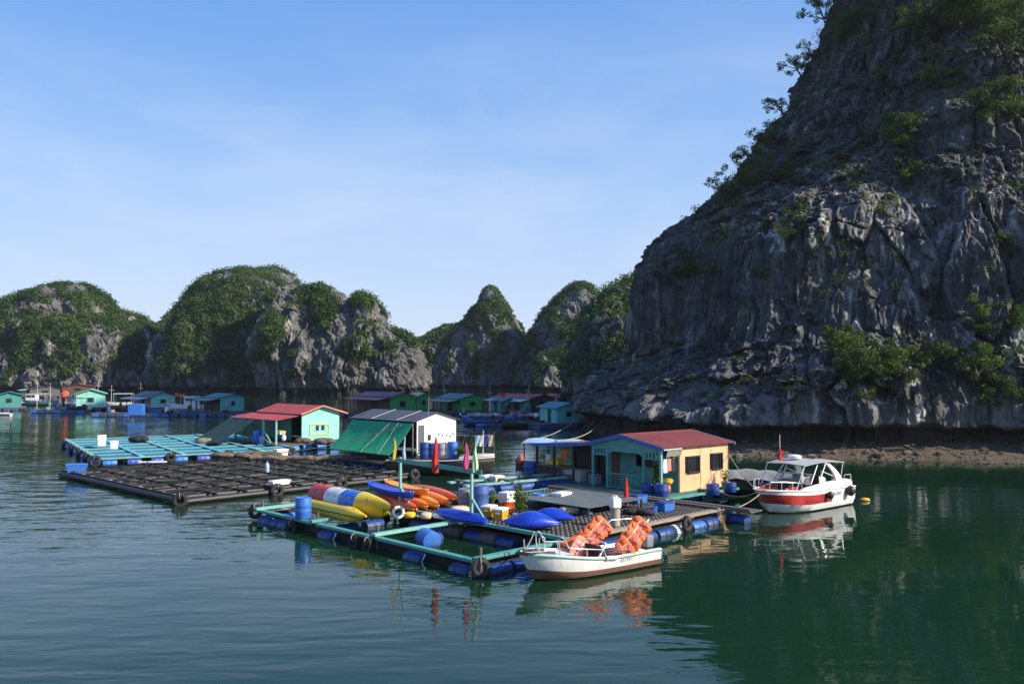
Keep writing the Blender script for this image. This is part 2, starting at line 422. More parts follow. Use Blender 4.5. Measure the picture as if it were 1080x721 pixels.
def karst(name, sil, D, half, seed, nu=340, nv=150, q=.72, rough=1.0, veg=.5, veg_n=4200, leaf=.62, skew=0, clump=(.7, 2.3), bare=None, vegmat=None):
    """a limestone island: steep walls, superelliptic cross-sections, its skyline at distance D"""
    sil = np.array(sil, float); xs = (sil[:, 0]-CX)/F*D; zs = np.maximum(CAMH-(sil[:, 1]-HZ)/F*D, .0)
    X = np.linspace(xs[0], xs[-1], nu); Z = np.interp(X, xs, zs)
    k = max(3, nu//160); Z = np.convolve(np.pad(Z, k, 'edge'), np.ones(2*k+1)/(2*k+1), 'valid')
    t = (X-X[0])/(X[-1]-X[0]); W = half*np.clip(np.minimum(t, 1-t)*7, .06, 1)**.5
    ph = np.linspace(0, np.pi, nv)
    c, s = np.cos(ph), np.sin(ph)
    yy = np.sign(c)*np.abs(c)**q; zz = s**q
    P = np.zeros((nu, nv, 3)); P[..., 0] = X[:, None]
    P[..., 1] = D+skew*(t[:, None]-.5)-W[:, None]*yy[None]; P[..., 2] = Z[:, None]*zz[None]-.4
    nrm = grid_normals(P); 
    if nrm[nu//2, nv//4, 1] > 0: nrm = -nrm
    p = P.reshape(-1, 3); n = nrm.reshape(-1, 3)
    wall = smooth(.0, .12, np.minimum(np.tile(ph, nu), np.pi-np.tile(ph, nu)))
    big = fbm(p/np.array([13, 13, 20]), 4, seed)*5.2
    fl = ridged(p/np.array([5.2, 5.2, 19]), 4, seed+5)*2.2
    fi = fbm(p/np.array([2.0, 2.0, 3.6]), 3, seed+9)*1.3
    w1, w2, wc = worley(p/np.array([4.2, 4.2, 9.5])+np.stack([fbm(p/6, 2, k) for k in (1, 2, 3)], 1)*.5, seed)
    d = (big*.8+fl*.8+fi+(wc-.5)*2.8*smooth(0, .12, w2-w1)-1.1*np.exp(-((w2-w1)/.07)**2)+np.abs(fbm(p/np.array([3.4, 3.4, 4.5]), 3, seed+13))*2.4-.8)*rough
    notch = -2.2*np.exp(-((p[:, 2]-1.0)/1.3)**2)
    top = smooth(.75, 1, p[:, 2]/np.maximum(np.repeat(Z, nv), 1))
    p2 = p+n*np.array([.8, 1, .5])*(d*(1-.35*top))[:, None]; p2[:, 1] -= notch*np.sign(n[:, 1])*-1*0 
    p2[:, 1] -= np.where(n[:, 1] < 0, notch, 0)
    P2 = p2.reshape(nu, nv, 3)
    o = np_mesh(name, p2, grid_faces(nu, nv)[:, ::-1], M_KARST, False); tag(o, kind='structure')
    # plant cover where noise and slope allow it
    n2 = grid_normals(P2)
    if n2[nu//2, nv//4, 1] > 0: n2 = -n2
    n2 = n2.reshape(-1, 3)
    msk = fbm(p2/np.array([8, 8, 9]), 4, seed+31)*1.25+.42*np.abs(n2[:, 2])+.20+.08*smooth(.2, 1, p2[:, 2]/Z.max())-.35*smooth(9, 3, p2[:, 2])-(1-veg)
    if bare is not None: msk = msk-bare(p2)
    ok = (msk > 0) & (p2[:, 2] > 3.2) & (p2[:, 1] < D+half*.45)
    area = np.linalg.norm(np.cross(np.gradient(P2, axis=0), np.gradient(P2, axis=1)), axis=2).ravel()
    pr = np.where(ok, area*np.clip(msk*2.5, .1, 1), 0)
    if (pr > 0).sum() < 20: return o
    pr /= pr.sum()
    pick = rng.choice(len(p2), veg_n, p=pr)
    rad = clump[0]+(clump[1]-clump[0])*rng.random(veg_n)**2
    cc = p2[pick]+n2[pick]*rad[:, None]*.25
    tn = np.clip(.42+.55*fbm(cc/9, 3, seed+50)+.22*rng.normal(size=veg_n), 0, 1)
    v, f, tt = leaves(cc, rad, np.clip((rad**2*9), 8, 46), leaf, .7, .5, tn)
    tag(np_mesh('hill_vegetation', v, f, vegmat or M_LEAF, False, tt), kind='stuff')
    return o

karst('hill', [(-120,415),(-95,372),(-60,345),(-20,330),(0,322),(20,313),(42,306),(65,301),(92,302),(106,312),(116,326),(136,333),(155,343),(164,353),(172,360),(176,385),(180,415)], 290, 24, 11, veg=.72, veg_n=9000, q=.95)
karst('hill', [(160,415),(164,372),(168,352),(176,350),(184,354),(189,362),(193,385),(196,415)], 276, 7, 23, 120, 120, veg=.12, veg_n=160, rough=.6)
karst('hill', [(183,415),(190,372),(197,340),(206,318),(216,304),(234,289),(255,283),(268,285),(285,292),(310,306),(335,330),(360,380),(370,415)], 278, 24, 37, veg=1.1, veg_n=9000, q=.95)
karst('hill', [(240,340),(262,300),(276,284),(290,281),(302,287),(312,300),(330,345)], 330, 18, 41, 160, 100, veg=.75, veg_n=1500, rough=.7)
karst('hill', [(276,415),(283,350),(290,318),(300,303),(322,301),(342,302),(356,310),(368,322),(379,331),(382,315),(387,313),(392,321),(400,335),(408,345),(416,349),(428,352),(438,364),(444,382),(447,415)], 256, 16, 53, 420, 170, veg=.26, veg_n=3800, q=.62)
karst('hill', [(374,415),(376,360),(379,334),(382,319),(385,314),(389,316),(393,327),(398,345),(402,415)], 250, 4, 59, 90, 110, veg=-.2, veg_n=60, rough=.35)
karst('hill', [(425,415),(432,365),(445,358),(458,350),(470,344),(480,342),(492,350),(505,415)], 400, 20, 61, 160, 90, veg=1.0, veg_n=1700, leaf=1.2)
karst('hill', [(456,415),(462,375),(470,360),(481,346),(493,333),(504,319),(511,307),(516,301),(522,303),(531,317),(540,332),(548,346),(555,359),(560,387),(566,415)], 325, 22, 71, 240, 160, veg=.62, veg_n=7000, q=1.0, rough=.62, clump=(.45, 1.25))
karst('hill', [(545,415),(553,362),(561,347),(578,330),(588,316),(599,306),(611,299),(620,303),(629,318),(640,328),(655,330),(690,340),(720,415)], 300, 22, 83, 260, 150, veg=.8, veg_n=8000, q=.95, rough=.8, clump=(.6, 2.0))
karst('hill', [(600,415),(612,350),(630,315),(645,304),(662,295),(676,291),(700,286),(760,290),(800,415)], 190, 30, 97, 320, 150, veg=.85, veg_n=4200, q=.9, leaf=.5)
karst('hill', [(571,415),(574,392),(579,384),(585,385),(590,393),(594,415)], 255, 5, 101, 70, 70, veg=.1, veg_n=60, rough=.4)
karst('hill', [(120,400),(175,352),(195,330),(230,310),(300,330),(330,400)], 620, 50, 109, 160, 60, veg=1.3, veg_n=2400, leaf=2.2, clump=(2.5, 5))

# ------------------------------------------------------------------ the big cliff on the right
def big_cliff():
    base = np.array([(36,170),(22,140),(13.5,116),(9,98),(9.2,86),(11,76),(14.5,68),(20,64),(27,61.8),(35,60.4),(46,58),(60,57),(76,60)], float)
    seg = np.r_[0, np.cumsum(np.linalg.norm(np.diff(base, axis=0), axis=1))]
    # sample densely along the part in view
    den = np.concatenate([np.linspace(0, seg[2], 60)[:-1], np.linspace(seg[2], seg[10], 860)[:-1], np.linspace(seg[10], seg[-1], 60)])
    def curve(s):
        xy = np.stack([np.interp(s, seg, base[:, k]) for k in (0, 1)], 1); return xy
    B = sum(curve(np.clip(den+o, 0, seg[-1])) for o in (-3, -1.5, 0, 1.5, 3))/5
    ctr = np.array([54., 108.])
    zt = np.concatenate([np.linspace(-.6, 56, 520)[:-1], np.linspace(56, 82, 60)])
    tgt = np.array([(460,590),(440,602),(420,614),(400,636),(385,660),(370,676),(330,680),(292,680),(268,689),(245,722),(222,757),(205,777),(190,792),(150,818),(120,840),(85,852),(60,862),(30,877),(0,886),(-60,902),(-200,945),(-400,1010)], float)
    o = np.argsort(tgt[:, 0]); ty, tx = tgt[o, 0], tgt[o, 1]
    Tz = np.zeros(len(zt))
    fw = 1-.30*smooth(seg[6], seg[9], den)                       # the front rises steeper than the flank
    B4, fw4 = B[::4], fw[::4]
    for i, z in enumerate(zt):
        lo, hi = -.05, .93
        for _ in range(18):
            t = (lo+hi)/2; Q = B4+(ctr-B4)*(t*fw4)[:, None]
            px = CX+F*Q[:, 0]/Q[:, 1]; py = HZ-(z-CAMH)*F/Q[:, 1]
            k = np.argmin(px-np.interp(py, ty, tx))
            if px[k] < np.interp(py[k], ty, tx): lo = t
            else: hi = t
        Tz[i] = lo
    Tz = np.maximum.accumulate(Tz)
    P = np.zeros((len(den), len(zt), 3))
    kk = np.exp(-.5*(np.arange(-150, 151)/62.)**2); kk /= kk.sum()
    Ts = np.convolve(np.pad(Tz, 150, mode='reflect', reflect_type='odd'), kk, 'valid')
    wl = 1-smooth(seg[5], seg[8], den)                           # the shoulder belongs to the left flank only
    T = fw[:, None]*(wl[:, None]*Tz[None]+(1-wl[:, None])*np.maximum(.62*Ts+.38*Tz, 0)[None])
    P[..., :2] = B[:, None]+(ctr-B)[:, None]*T[..., None]; P[..., 2] = zt[None]
    n = grid_normals(P)
    if (n[500, 100, :2]*(ctr-B[500])).sum() > 0: n = -n
    p = P.reshape(-1, 3); hN = (B-ctr)/np.linalg.norm(B-ctr, axis=1)[:, None]
    out = np.repeat(np.c_[hN, np.zeros(len(hN))], len(zt), 0)
    wp = p+np.stack([fbm(p/np.array([5, 5, 9]), 3, k) for k in (201, 202, 203)], 1)*.45
    big = fbm(p/np.array([12, 12, 24]), 4, 3)*3.0
    f1, f2, ci = worley(wp/np.array([3.4, 3.4, 17]), 5); e1 = f2-f1
    blocks = (ci-.5)*1.7*smooth(0, .10, e1)-.5*np.exp(-(e1/.05)**2)
    f1, f2, ci = worley(wp/np.array([1.15, 1.15, 6.5]), 15); e2 = f2-f1
    blocks += ((ci-.5)*.55*smooth(0, .14, e2)-.20*np.exp(-(e2/.08)**2))*(.35+.65*smooth(-.3, .3, fbm(p/7, 2, 18)))
    ka = .25+.9*smooth(-.4, .2, fbm(p/np.array([8, 8, 10]), 3, 77))
    fl = ridged(wp/np.array([2.4, 2.4, 26]), 3, 5)*1.05
    fl2 = (ridged(wp/np.array([.7, .7, 15]), 2, 8)*.62+ridged(p/np.array([.33, .33, 7]), 1, 9)*.16)*ka
    fi = fbm(p/np.array([.5, .5, .9]), 3, 21)*.17
    # broken beds: the face steps back at irregular levels
    zz = p[:, 2]+fbm(p/np.array([13, 13, 11]), 4, 29)*6.5+.25*p[:, 0]
    bed = ((zz/7.5) % 1.0); step = ((bed-.5)*1.3-.9*np.exp(-((bed-.03)/.022)**2))*smooth(-.35, .3, fbm(p/8, 2, 61))
    zz2 = p[:, 2]*1.0+fbm(p/np.array([5, 5, 6]), 3, 33)*3.2
    bed2 = (zz2/2.6) % 1.0; step2 = (bed2-.5)*.2*smooth(-.2, .3, fbm(p/5, 2, 63))
    d = big*.9+fl+fl2+blocks+fi+step*.42+step2
    d *= smooth(-1, 5, p[:, 2])*.75+.25
    z = p[:, 2]
    roof = 1.95+.40*fbm(p/6, 2, 41)+.3*fbm(p/2, 2, 43)
    notch = -(2.0+.7*fbm(p/5, 2, 47))*smooth(roof+.35, roof-.25, z)*(.55+.45*smooth(-.4, 1.2, z))
    d = d+notch
    p2 = p+out*d[:, None]
    p2[:, 2] += np.where(z > 3, fbm(p/5, 2, 55)*.5, 0)
    P2 = p2.reshape(P.shape)
    o = np_mesh('cliff_hill', p2, grid_faces(*P.shape[:2])[:, ::-1], M_CLIFF, False); tag(o, kind='structure')
    n2 = grid_normals(P2)
    if (n2[500, 100, :2]*(ctr-B[500])).sum() > 0: n2 = -n2
    return p2, n2.reshape(-1, 3), P2, out
CP, CN, CGRID, COUT = big_cliff()
_cpx = CX+F*CP[:, 0]/CP[:, 1]; _cpy = HZ-(CP[:, 2]-CAMH)*F/CP[:, 1]
def on_cliff(px, py, r=3.0):
    m = np.where((np.abs(_cpx-px) < r) & (np.abs(_cpy-py) < r))[0]
    if len(m) == 0: return on_cliff(px, py, r*1.8) if r < 60 else None
    k = m[np.argmin(CP[m, 1])]; return CP[k], COUT[k], CN[k]

# gravel shore at the cliff foot
bx = [(9,63.6),(12,63.2),(16,62.6),(20,61.8),(25,60.4),(30,58.8),(36,57.4),(44,56),(58,54)]
g = []
NB = 120
for j in range(14):
    t = j/13; row = []
    for i in range(NB):
        u = i/(NB-1)*(len(bx)-1); k = min(int(u), len(bx)-2); f = u-k
        x = bx[k][0]*(1-f)+bx[k+1][0]*f; y = bx[k][1]*(1-f)+bx[k+1][1]*f
        row.append((x+t*1.2, y-1.4+t*5.6+.5*math.sin(x*.7)*(1-t), -.16+1.1*t**.9))
    g.append(row)
gp = np.array([p for r in g for p in r]); gp[:, 2] += fbm(gp*1.3, 3, 91)*.10+fbm(gp*.35, 2, 93)*.12
q = MB(); q.sheet([[tuple(gp[j*NB+i]) for i in range(NB)] for j in range(14)], .4)
tag(q.build('shore', M_GRAVEL), kind='structure')
# loose pebbles and rocks along the shore: nobody could count them
pv, pf, o_ = [], [], 0
ico = bmesh.new(); bmesh.ops.create_icosphere(ico, subdivisions=1, radius=1); iv = np.array([v.co[:] for v in ico.verts]); fi_ = np.array([[v.index for v in f.verts] for f in ico.faces]); ico.free()
for k in range(4200):
    b_ = gp[int(rng.integers(len(gp)))]; s = .03+.09*rng.random()**3
    if rng.random() < .02: s = .15+.15*rng.random()
    c_ = b_+np.array([rng.normal()*.35, rng.normal()*.3, s*.2]); st = s*(.7+.6*rng.random(3))*np.array([1.2, 1.2, .75])
    pv.append(iv*st*(.85+.3*rng.random((len(iv), 1)))+c_); pf.append(fi_+o_); o_ += len(iv)
tag(np_mesh('pebbles', np.concatenate(pv), np.concatenate(pf), paint('pebble_stone', (.12,.098,.07), .9, .5, (.1,.09,.08), 3, streak=False), False), kind='stuff')

# small tufts in the cracks of the face
msk = fbm(CP/np.array([6, 6, 5]), 3, 301)+.9*np.clip(CN[:, 2], 0, 1)-.25+.25*smooth(20, 50, CP[:, 2])
ok = np.where((msk > .36) & (CP[:, 2] > 4) & (_cpx > 600) & (_cpx < 1180) & (_cpy > -120))[0]
pk = rng.choice(ok, 2300); rad = .13+.95*rng.random(2300)**4.2
v, f, tt = leaves(CP[pk]+COUT[pk]*rad[:, None]*.3, rad, np.clip(rad*110, 10, 130), .17, .8, .4)
tag(np_mesh('cliff_vegetation', v, f, M_LEAFC, False, tt), kind='stuff')
# ------------------------------------------------------------------ shared materials
TEAL = paint('teal_paint', (.075,.30,.265), .6, .5, (.10,.11,.09), 2.2)
TEALP = paint('pale_teal_paint', (.20,.46,.40), .6, .55, (.14,.14,.11), 2.5)
MINT = paint('mint_paint', (.26,.66,.56), .65, .45, (.2,.27,.22), 1.2)
TEALW = paint('teal_wall_paint', (.055,.27,.24), .6, .3, (.03,.08,.07), 1.5)
DARKW = wood('dark_timber', (.040,.036,.032), (.014,.013,.012))
GREYW = wood('grey_timber', (.17,.15,.125), (.06,.052,.044))
PALEW = wood('pale_timber', (.40,.33,.25), (.20,.16,.12))
BROWNW = wood('brown_timber', (.16,.10,.06), (.06,.04,.025))
BLUED = plastic('blue_drum_plastic', (.014,.060,.27), .5, .45)
BLUEL = plastic('light_blue_plastic', (.04,.17,.56), .45, .4)
BLUEK = plastic('blue_kayak_plastic', (.010,.055,.52), .35, .5)
RUBBER = paint('tyre_rubber', (.018,.018,.018), .85, .4, (.07,.065,.06), 4, streak=False)
ROPE = cloth('rope_fibre', (.42,.36,.26), (.25,.21,.15))
WHITE = paint('white_gelcoat', (.78,.78,.75), .35, .22, (.35,.32,.26), 1.5)
WHITEP = paint('white_foam', (.80,.79,.76), .7, .3, (.4,.36,.28), 3)
BLACK = paint('black_paint', (.014,.014,.015), .5, .2, (.06,.055,.05), 2)
NETD = cloth('dark_net', (.028,.026,.024), (.010,.009,.009))
STEEL = paint('pale_steel', (.62,.62,.6), .35, .3, (.3,.25,.2), 4, .4)
GREYM = paint('grey_metal', (.20,.21,.22), .5, .3, (.1,.08,.06), 2)
GLASS = paint('dark_glass', (.012,.014,.016), .08, .05, (.03,.03,.03), 2, bmp=0, streak=False)
ORANGE = plastic('orange_kayak_plastic', (.85,.27,.03), .4, .15)
ORANGEY = plastic('amber_kayak_plastic', (.82,.34,.03), .4, .15)
REDO = plastic('red_orange_plastic', (.78,.115,.025), .4, .15)
YELLOW = plastic('yellow_pvc', (.86,.56,.03), .38, .12)
PVCR = plastic('red_pvc', (.55,.03,.035), .38, .2); PVCW = plastic('white_pvc', (.72,.74,.78), .4, .15); PVCB = plastic('blue_pvc', (.02,.16,.60), .38, .2)
GOLD = paint('gold_print', (.50,.36,.07), .5, .1)
def clothm(nm, c): return cloth(nm, c)
F_RED = clothm('red_flag_cloth', (.62,.035,.025)); F_PINK = clothm('pink_flag_cloth', (.72,.09,.27)); F_GRN = clothm('pale_green_flag_cloth', (.56,.76,.42))
F_YEL = clothm('yellow_flag_cloth', (.78,.56,.06)); F_BLU = clothm('pale_blue_flag_cloth', (.44,.60,.76))
VEST = clothm('orange_vest_cloth', (.86,.20,.06)); VESTP = clothm('salmon_vest_cloth', (.82,.33,.22)); VESTS = clothm('vest_stripe_cloth', (.72,.70,.78)); VESTV = clothm('violet_strap_cloth', (.16,.06,.22))

# ------------------------------------------------------------------ repeated builders
def drum_mb(m, c, axis=(0,0,1), r=.29, L=.88):
    pr = [(r*.72,0),(r*.95,.015),(r,.05),(r,.24),(r*1.035,.27),(r*1.035,.30),(r,.33),(r,L-.33),(r*1.035,L-.30),(r*1.035,L-.27),(r,L-.24),(r,L-.05),(r*.95,L-.015),(r*.72,L)]
    ax = Vector(axis).normalized(); return m.lathe(pr, Vector(c)-(ax*L/2 if abs(ax.z) < .9 else Vector()), 20, axis)
def float_drum(parent, c, axis, mat=None, r=.26, L=.86):
    m = MB(); drum_mb(m, c, axis, r, L); return m.build('float_drum', mat or BLUED, parent)
def barrel(label, loc, mat, r=.29, h=.88, group=None, rz=0):
    t = thing('plastic_barrel', label, 'barrel', loc, rz, group)
    m = MB(); drum_mb(m, (0,0,0), (0,0,1), r, h); m.build('barrel_body', mat, t)
    m = MB(); m.torus((0,0,h*.99), (0,0,1), r*.93, .018, 20, 6); m.cyl((r*.5,0,h-.004),(r*.5,0,h+.025),.035); m.build('lid_rim', mat, t)
    return t
def tyre(label, loc, rot, Rr=.20, r=.085, group='tyre fenders', rope=True):
    t = thing('tyre_fender', label, 'tyre', loc, 0, group); t.rotation_euler = rot
    m = MB(); m.torus((0,0,0), (0,0,1), Rr, r, 24, 10, .95)
    for i in range(24):
        a = i*2*math.pi/24; m.box(((Rr+r)*math.cos(a), (Rr+r)*math.sin(a), 0), (.03,.035,.13), a)
    m.build('tyre_ring', RUBBER, t)
    if rope:
        m = MB(); m.torus((0,Rr*.9,0), (1,0,0), .13, .016, 14, 6); m.build('rope_loop', ROPE, t)
    return t
def rope_between(a, b, sag, r, name='mooring_rope', label='', mat=None, group=None):
    a, b = Vector(a), Vector(b); c = (a+b)/2
    pts = [a.lerp(b, k/16)-Vector((0,0,sag*4*(k/16)*(1-k/16))) for k in range(17)]
    m = MB(); m.tube([p-a for p in pts], r, 6)
    o = m.build(name, mat or ROPE); o.location = a; return tag(o, label, 'rope', group)
def kayak(label, near, d, L, w, h, mat, z0=.0, up=False, pt=.62, group='kayaks on the raft', rim=None, roll=0, pitch=0):
    """near = world point under the near tip, d = direction along the hull; hull-up unless up"""
    d = Vector((d[0], d[1], 0)).normalized(); c = Vector(near)+d*L/2
    t = thing('kayak', label, 'kayak', (c.x, c.y, near[2]), math.atan2(d.y, d.x), group)
    t.rotation_euler = (roll, pitch, math.atan2(d.y, d.x))
    m = MB(); rs = []; n = 16
    for k in range(27):
        s = -1+2*k/26; ta = max((1-abs(s)**(2.3 if pt < .8 else 1.9)), 0)**pt; ta = max(ta, .03)
        hw = w/2*ta; rise = .10*abs(s)**3
        ring_ = []
        for i in range(n):
            a = 2*math.pi*i/n
            y = math.copysign(abs(math.cos(a))**.8, math.cos(a))*hw
            z = math.sin(a)
            if z > 0: zz = h*(.38+.62*z**.85*(.45+.55*ta)) if not up else h*(.78+.06*z)-.10*h*(1-abs(math.cos(a)))*ta
            else: zz = h*.38*(1+z*.9) if not up else h*.78*(1+z*.97)
            if not up and z > .92: zz += .05*ta
            if pt > .8: zz = h*.42+(zz-h*.42)*(.10+.90*ta**.7)
            ring_.append((s*L/2, y, zz+(rise if up else -rise*.6+.06*abs(s)**3)))
        rs.append(ring_)
    m.loft(rs); m.build('hull', mat, t, 60)
    m = MB()
    e = [(s*L/2, sg*(w/2*max((1-abs(s)**2.3), 0)**.62+.012), (h*.40 if not up else h*.78)+(.10*abs(s)**3 if up else 0)) for sg in (1, -1) for s in ([-.96+1.92*k/16 for k in range(17)] if sg == 1 else [.96-1.92*k/16 for k in range(17)])]
    m.tube(e, .018, 6, True); m.build('rub_rail', rim or mat, t)
    m = MB()
    for s in (-.8, .8):
        m.tube([(s*L/2-.08,0,h*(.62 if not up else .86)+.05),(s*L/2,0,h*(.62 if not up else .86)+.09),(s*L/2+.08,0,h*(.62 if not up else .86)+.05)], .014, 6)
    m.build('carry_handle', BLACK, t)
    return t
def furled_flag(label, base, H, w, mat, lean=0, pole=BLACK, seed=0, pole_h=None, name='furled_flag'):
    t = thing(name, label, 'flag', base, 0, 'furled flags')
    t.rotation_euler = (0, lean, 0)
    ph = pole_h or H*1.02
    m = MB(); m.cyl((0,0,-.08),(0,0,ph),.014, n=6); m.build('flag_pole', pole, t)
    m = MB(); rs = []; rr = random.Random(seed)
    for k in range(15):
        s = k/14; wd = w*.72*(.62+.38*min(1, s*4))*(1-s)**.75+.014
        ring_ = []
        for i in range(16):
            a = 2*math.pi*i/16; q = 1+.30*math.sin(5*a+s*3+seed)
            ring_.append((math.cos(a)*wd*q*.5+.012*math.sin(s*7+seed)+w*.12*(1-s), math.sin(a)*wd*q*.36, H*s))
        rs.append(ring_)
    m.loft(rs); m.build('flag_cloth', mat, t, 70)
    return t
def life_vest(label, loc, rot, mat=None, group='life jackets in the white boat'):
    """puffed vest with panels, stripes and straps, hanging in the local XZ plane"""
    t = thing('life_jacket', label, 'life jacket', loc, 0, group); t.rotation_euler = rot
    t.scale = (1.0, .75, 1.12)
    for s in (-1, 1):
        m = MB(); m.blob((s*.115, -.02, .29), (.125, .060, .30), 14, 10, .78); m.build('front_panel', mat or VEST, t, 60)
    m = MB(); m.blob((0, .05, .30), (.22, .055, .32), 14, 10, .75); m.build('back_panel', mat or VEST, t, 60)
    m = MB()
    for s in (-1, 1): m.beam((s*.115, -.083, .30), (s*.115+.03*s, -.060, .12), .09, .012)
    m.box((0, -.076, .42), (.30, .014, .03)); m.build('reflective_stripe', VESTS, t, 60)
    m = MB(); m.box((0, -.078, .20), (.34, .012, .035)); m.box((0, -.074, .33), (.34, .012, .022)); m.build('belt', VESTV, t, 60)
    return t
def cooler(label, loc, rz, d, body, lid, name='cool_box', lh=.07):
    t = thing(name, label, 'cool box', loc, rz)
    m = MB(); w_, l_, h_ = d
    m.loft([[(sx*w_/2*k, sy*l_/2*k, z) for sx, sy in ((-1,-1),(1,-1),(1,1),(-1,1))] for k, z in ((.9,0),(.96,h_*.5),(1,h_))]); m.build('box_body', body, t, bevel=.02)
    m = MB(); m.box((0,0,h_+lh/2+.002),(w_*1.06,l_*1.06,lh)); m.box((0,0,h_+lh+.012),(w_*.8,l_*.75,.02)); m.build('box_lid', lid, t, bevel=.02)
    m = MB()
    for s in (-1, 1): m.box((s*(w_/2+.02), 0, h_*.75), (.05, l_*.35, .05))
    m.build('handle', lid, t)
    return t
def plant(label, loc, H, W, n, leafsz=.10, pot=None, name='potted_plant', cat='plant', mat=None, stems=6):
    t = thing(name, label, cat, loc)
    if pot:
        m = MB(); m.lathe([(.13,0),(.17,.02),(.2,.26),(.22,.28),(.22,.32),(.19,.32),(.18,.27),(.02,.26)], n=16); m.build('pot', pot, t)
    z0 = .28 if pot else 0
    m = MB(); cs = []
    for k in range(stems):
        a = rng.random()*6.28; x, y = math.cos(a)*W*.35*rng.random(), math.sin(a)*W*.35*rng.random()
        hh = H*(.6+.4*rng.random()); m.tube([(x*.2,y*.2,z0),(x*.6,y*.6,z0+hh*.5),(x,y,z0+hh)], [.014,.010,.004], 5)
        for q in range(3): cs.append((x*(.5+.5*q/2)+rng.normal()*.05, y*(.5+.5*q/2)+rng.normal()*.05, z0+hh*(.35+.3*q)))
    m.build('stem', BROWNW, t)
    v, f, tt = leaves(np.array(cs), np.full(len(cs), W*.3), max(4, n//len(cs)), leafsz, 1, .3)
    o = np_mesh('foliage', v, f, mat or M_LEAFP, False, tt); o.parent = t
    return t
M_LEAFP = leaf_mat('garden_leaves', (.035,.075,.012), (.075,.14,.02), (.17,.24,.04), .35)

# ------------------------------------------------------------------ the front raft
FO = G(505, 590, .4); FYAW = R(44.4); FU = Vector((math.cos(FYAW), math.sin(FYAW), 0)); FV = Vector((-FU.y, FU.x, 0))
def FW(u, v, z=0): p = Vector((FO[0], FO[1], 0))+FU*u+FV*v; return Vector((p.x, p.y, z))
fr = thing('floating_raft', 'front raft of teal beams on blue drums carrying kayaks and coolers', 'raft', (FO[0], FO[1], 0), FYAW)
def fbeam(a, b, mat=TEAL, w=.24, h=.10, z=.40, name='beam', parent=fr):
    m = MB(); m.beam((*a, z), (*b, z), w, h); return m.build(name, mat, parent, bevel=.012)
fbeam((0,-.2),(0,5.05)); fbeam((0,5.35),(0,8.8), z=.395); fbeam((0,9.1),(0,13.4), z=.405)
fbeam((-.25,13.1),(4.1,13.1), TEALP, z=.50); fbeam((-.2,9.0),(12.8,9.0), TEAL, z=.50)
fbeam((-.1,5.2),(3.6,5.2), TEALP, .26, z=.50); fbeam((-.2,-.05),(3.4,-.05), TEAL, .26, z=.50); fbeam((3.4,-.05),(13.1,-.05), PALEW, .26, z=.51)
fbeam((3.6,-.3),(3.6,9.2), TEAL, .16, .12, z=.60); fbeam((4.0,9.2),(4.0,13.3), TEALP, z=.405); fbeam((12.7,-.2),(12.7,9.1), GREYW, z=.60)
fbeam((8.2,.2),(8.2,8.8), DARKW, z=.39)
for u, v, ax in [(.02,.75,1),(.02,3.0,1),(.02,8.1,1),(.02,11.0,1),(.02,12.6,1),(.02,11.9,1),(3.75,1.2,1),(3.75,2.6,1),(3.75,4.3,1),(3.75,6.2,1),(3.75,7.5,1),(3.9,10.4,1),(3.9,11.8,1),
                 (.75,-.05,0),(1.75,-.05,0),(2.75,-.05,0),(4.6,-.05,0),(6.0,-.05,0),(7.1,-.05,0),(8.1,-.05,0),(9.1,-.05,0),(11.3,-.05,0),(12.25,-.05,0),(2.4,5.2,0),(1.2,13.1,0),(2.3,13.1,0),(1.4,9.0,0),(2.6,9.0,0),(6,9.0,0),(8,9,0),(10,9,0)]:
    float_drum(fr, (u, v, -.02 if rng.random() < .7 else -.07), (0,1,0) if ax else (1,0,0), BLUED if rng.random() < .75 else BLUEL)
for u, v in [(3.75,3.5),(3.75,5.4),(10.1,-.05)]: float_drum(fr, (u, v, .03), (0,1,0) if u < 5 else (1,0,0), GREYW if u < 5 else WHITEP, .27, .8)
m = MB()
for k in range(46):
    v = .05+k*.193; m.box((8.15, v, .505), (9.0, .155, .03))
m.mat(1)  # pale laths carry the sunlit spots of the deck mesh as colour
for k in range(40):
    u = 3.75+k*.228; m.box((u, 4.45, .532), (.085, 8.8, .02))
m.build('deck', [DARKW, paint('painted_sun_lath', (.56,.50,.42), .8, .5, (.15,.12,.1), 3, vary=.4)], fr)
m = MB()                                                     # net stretched over the deck lattice
for k in range(40):
    v = .06+k*.222; m.box((8.15, v, .549), (9.0, .105+.05*rng.random(), .008))
m.build('deck_net', NETD, fr)
for u, v in [(.05,13.2),(.05,9.0),(.05,5.2),(.05,.0),(3.6,.0),(3.6,9.0)]:
    m = MB(); m.cyl((u+.12,v+.1,-.5),(u+.12,v+.1,.78),.05,n=8); m.build('mooring_post', GREYW, fr)
# dark net sheets added to stand in for the shade under the beams
m = MB()
for a, b in (((.16,.2),(.16,13.0)),((3.85,.2),(3.85,9.0)),((.3,.12),(13.0,.12)),((.2,13.0),(3.9,13.0))):
    n_ = 40; m.sheet([[(a[0]+(b[0]-a[0])*i/n_, a[1]+(b[1]-a[1])*i/n_, .34-.55*j/4+.06*math.sin(i*.9+j)*(j > 2)) for i in range(n_+1)] for j in range(5)], .015)
m.build('net_and_shade_sheet', NETD, fr, 60)['kind'] = 'stuff'
tyre('worn black tyre lashed to the far left corner of the front raft', FW(-.12,13.35,.36), (R(80),0,FYAW-R(60)))
tyre('black tyre hanging beside the standing blue drum', FW(-.22,10.35,.10), (R(84),0,FYAW-R(80)))
tyre('black tyre hanging below the yellow nose of the banana boat', FW(-.2,6.2,.12), (R(80),R(0),FYAW-R(88)))
tyre('black tyre on the beam joint right of the banana boat nose', FW(-.22,5.35,.12), (R(84),0,FYAW-R(96)))
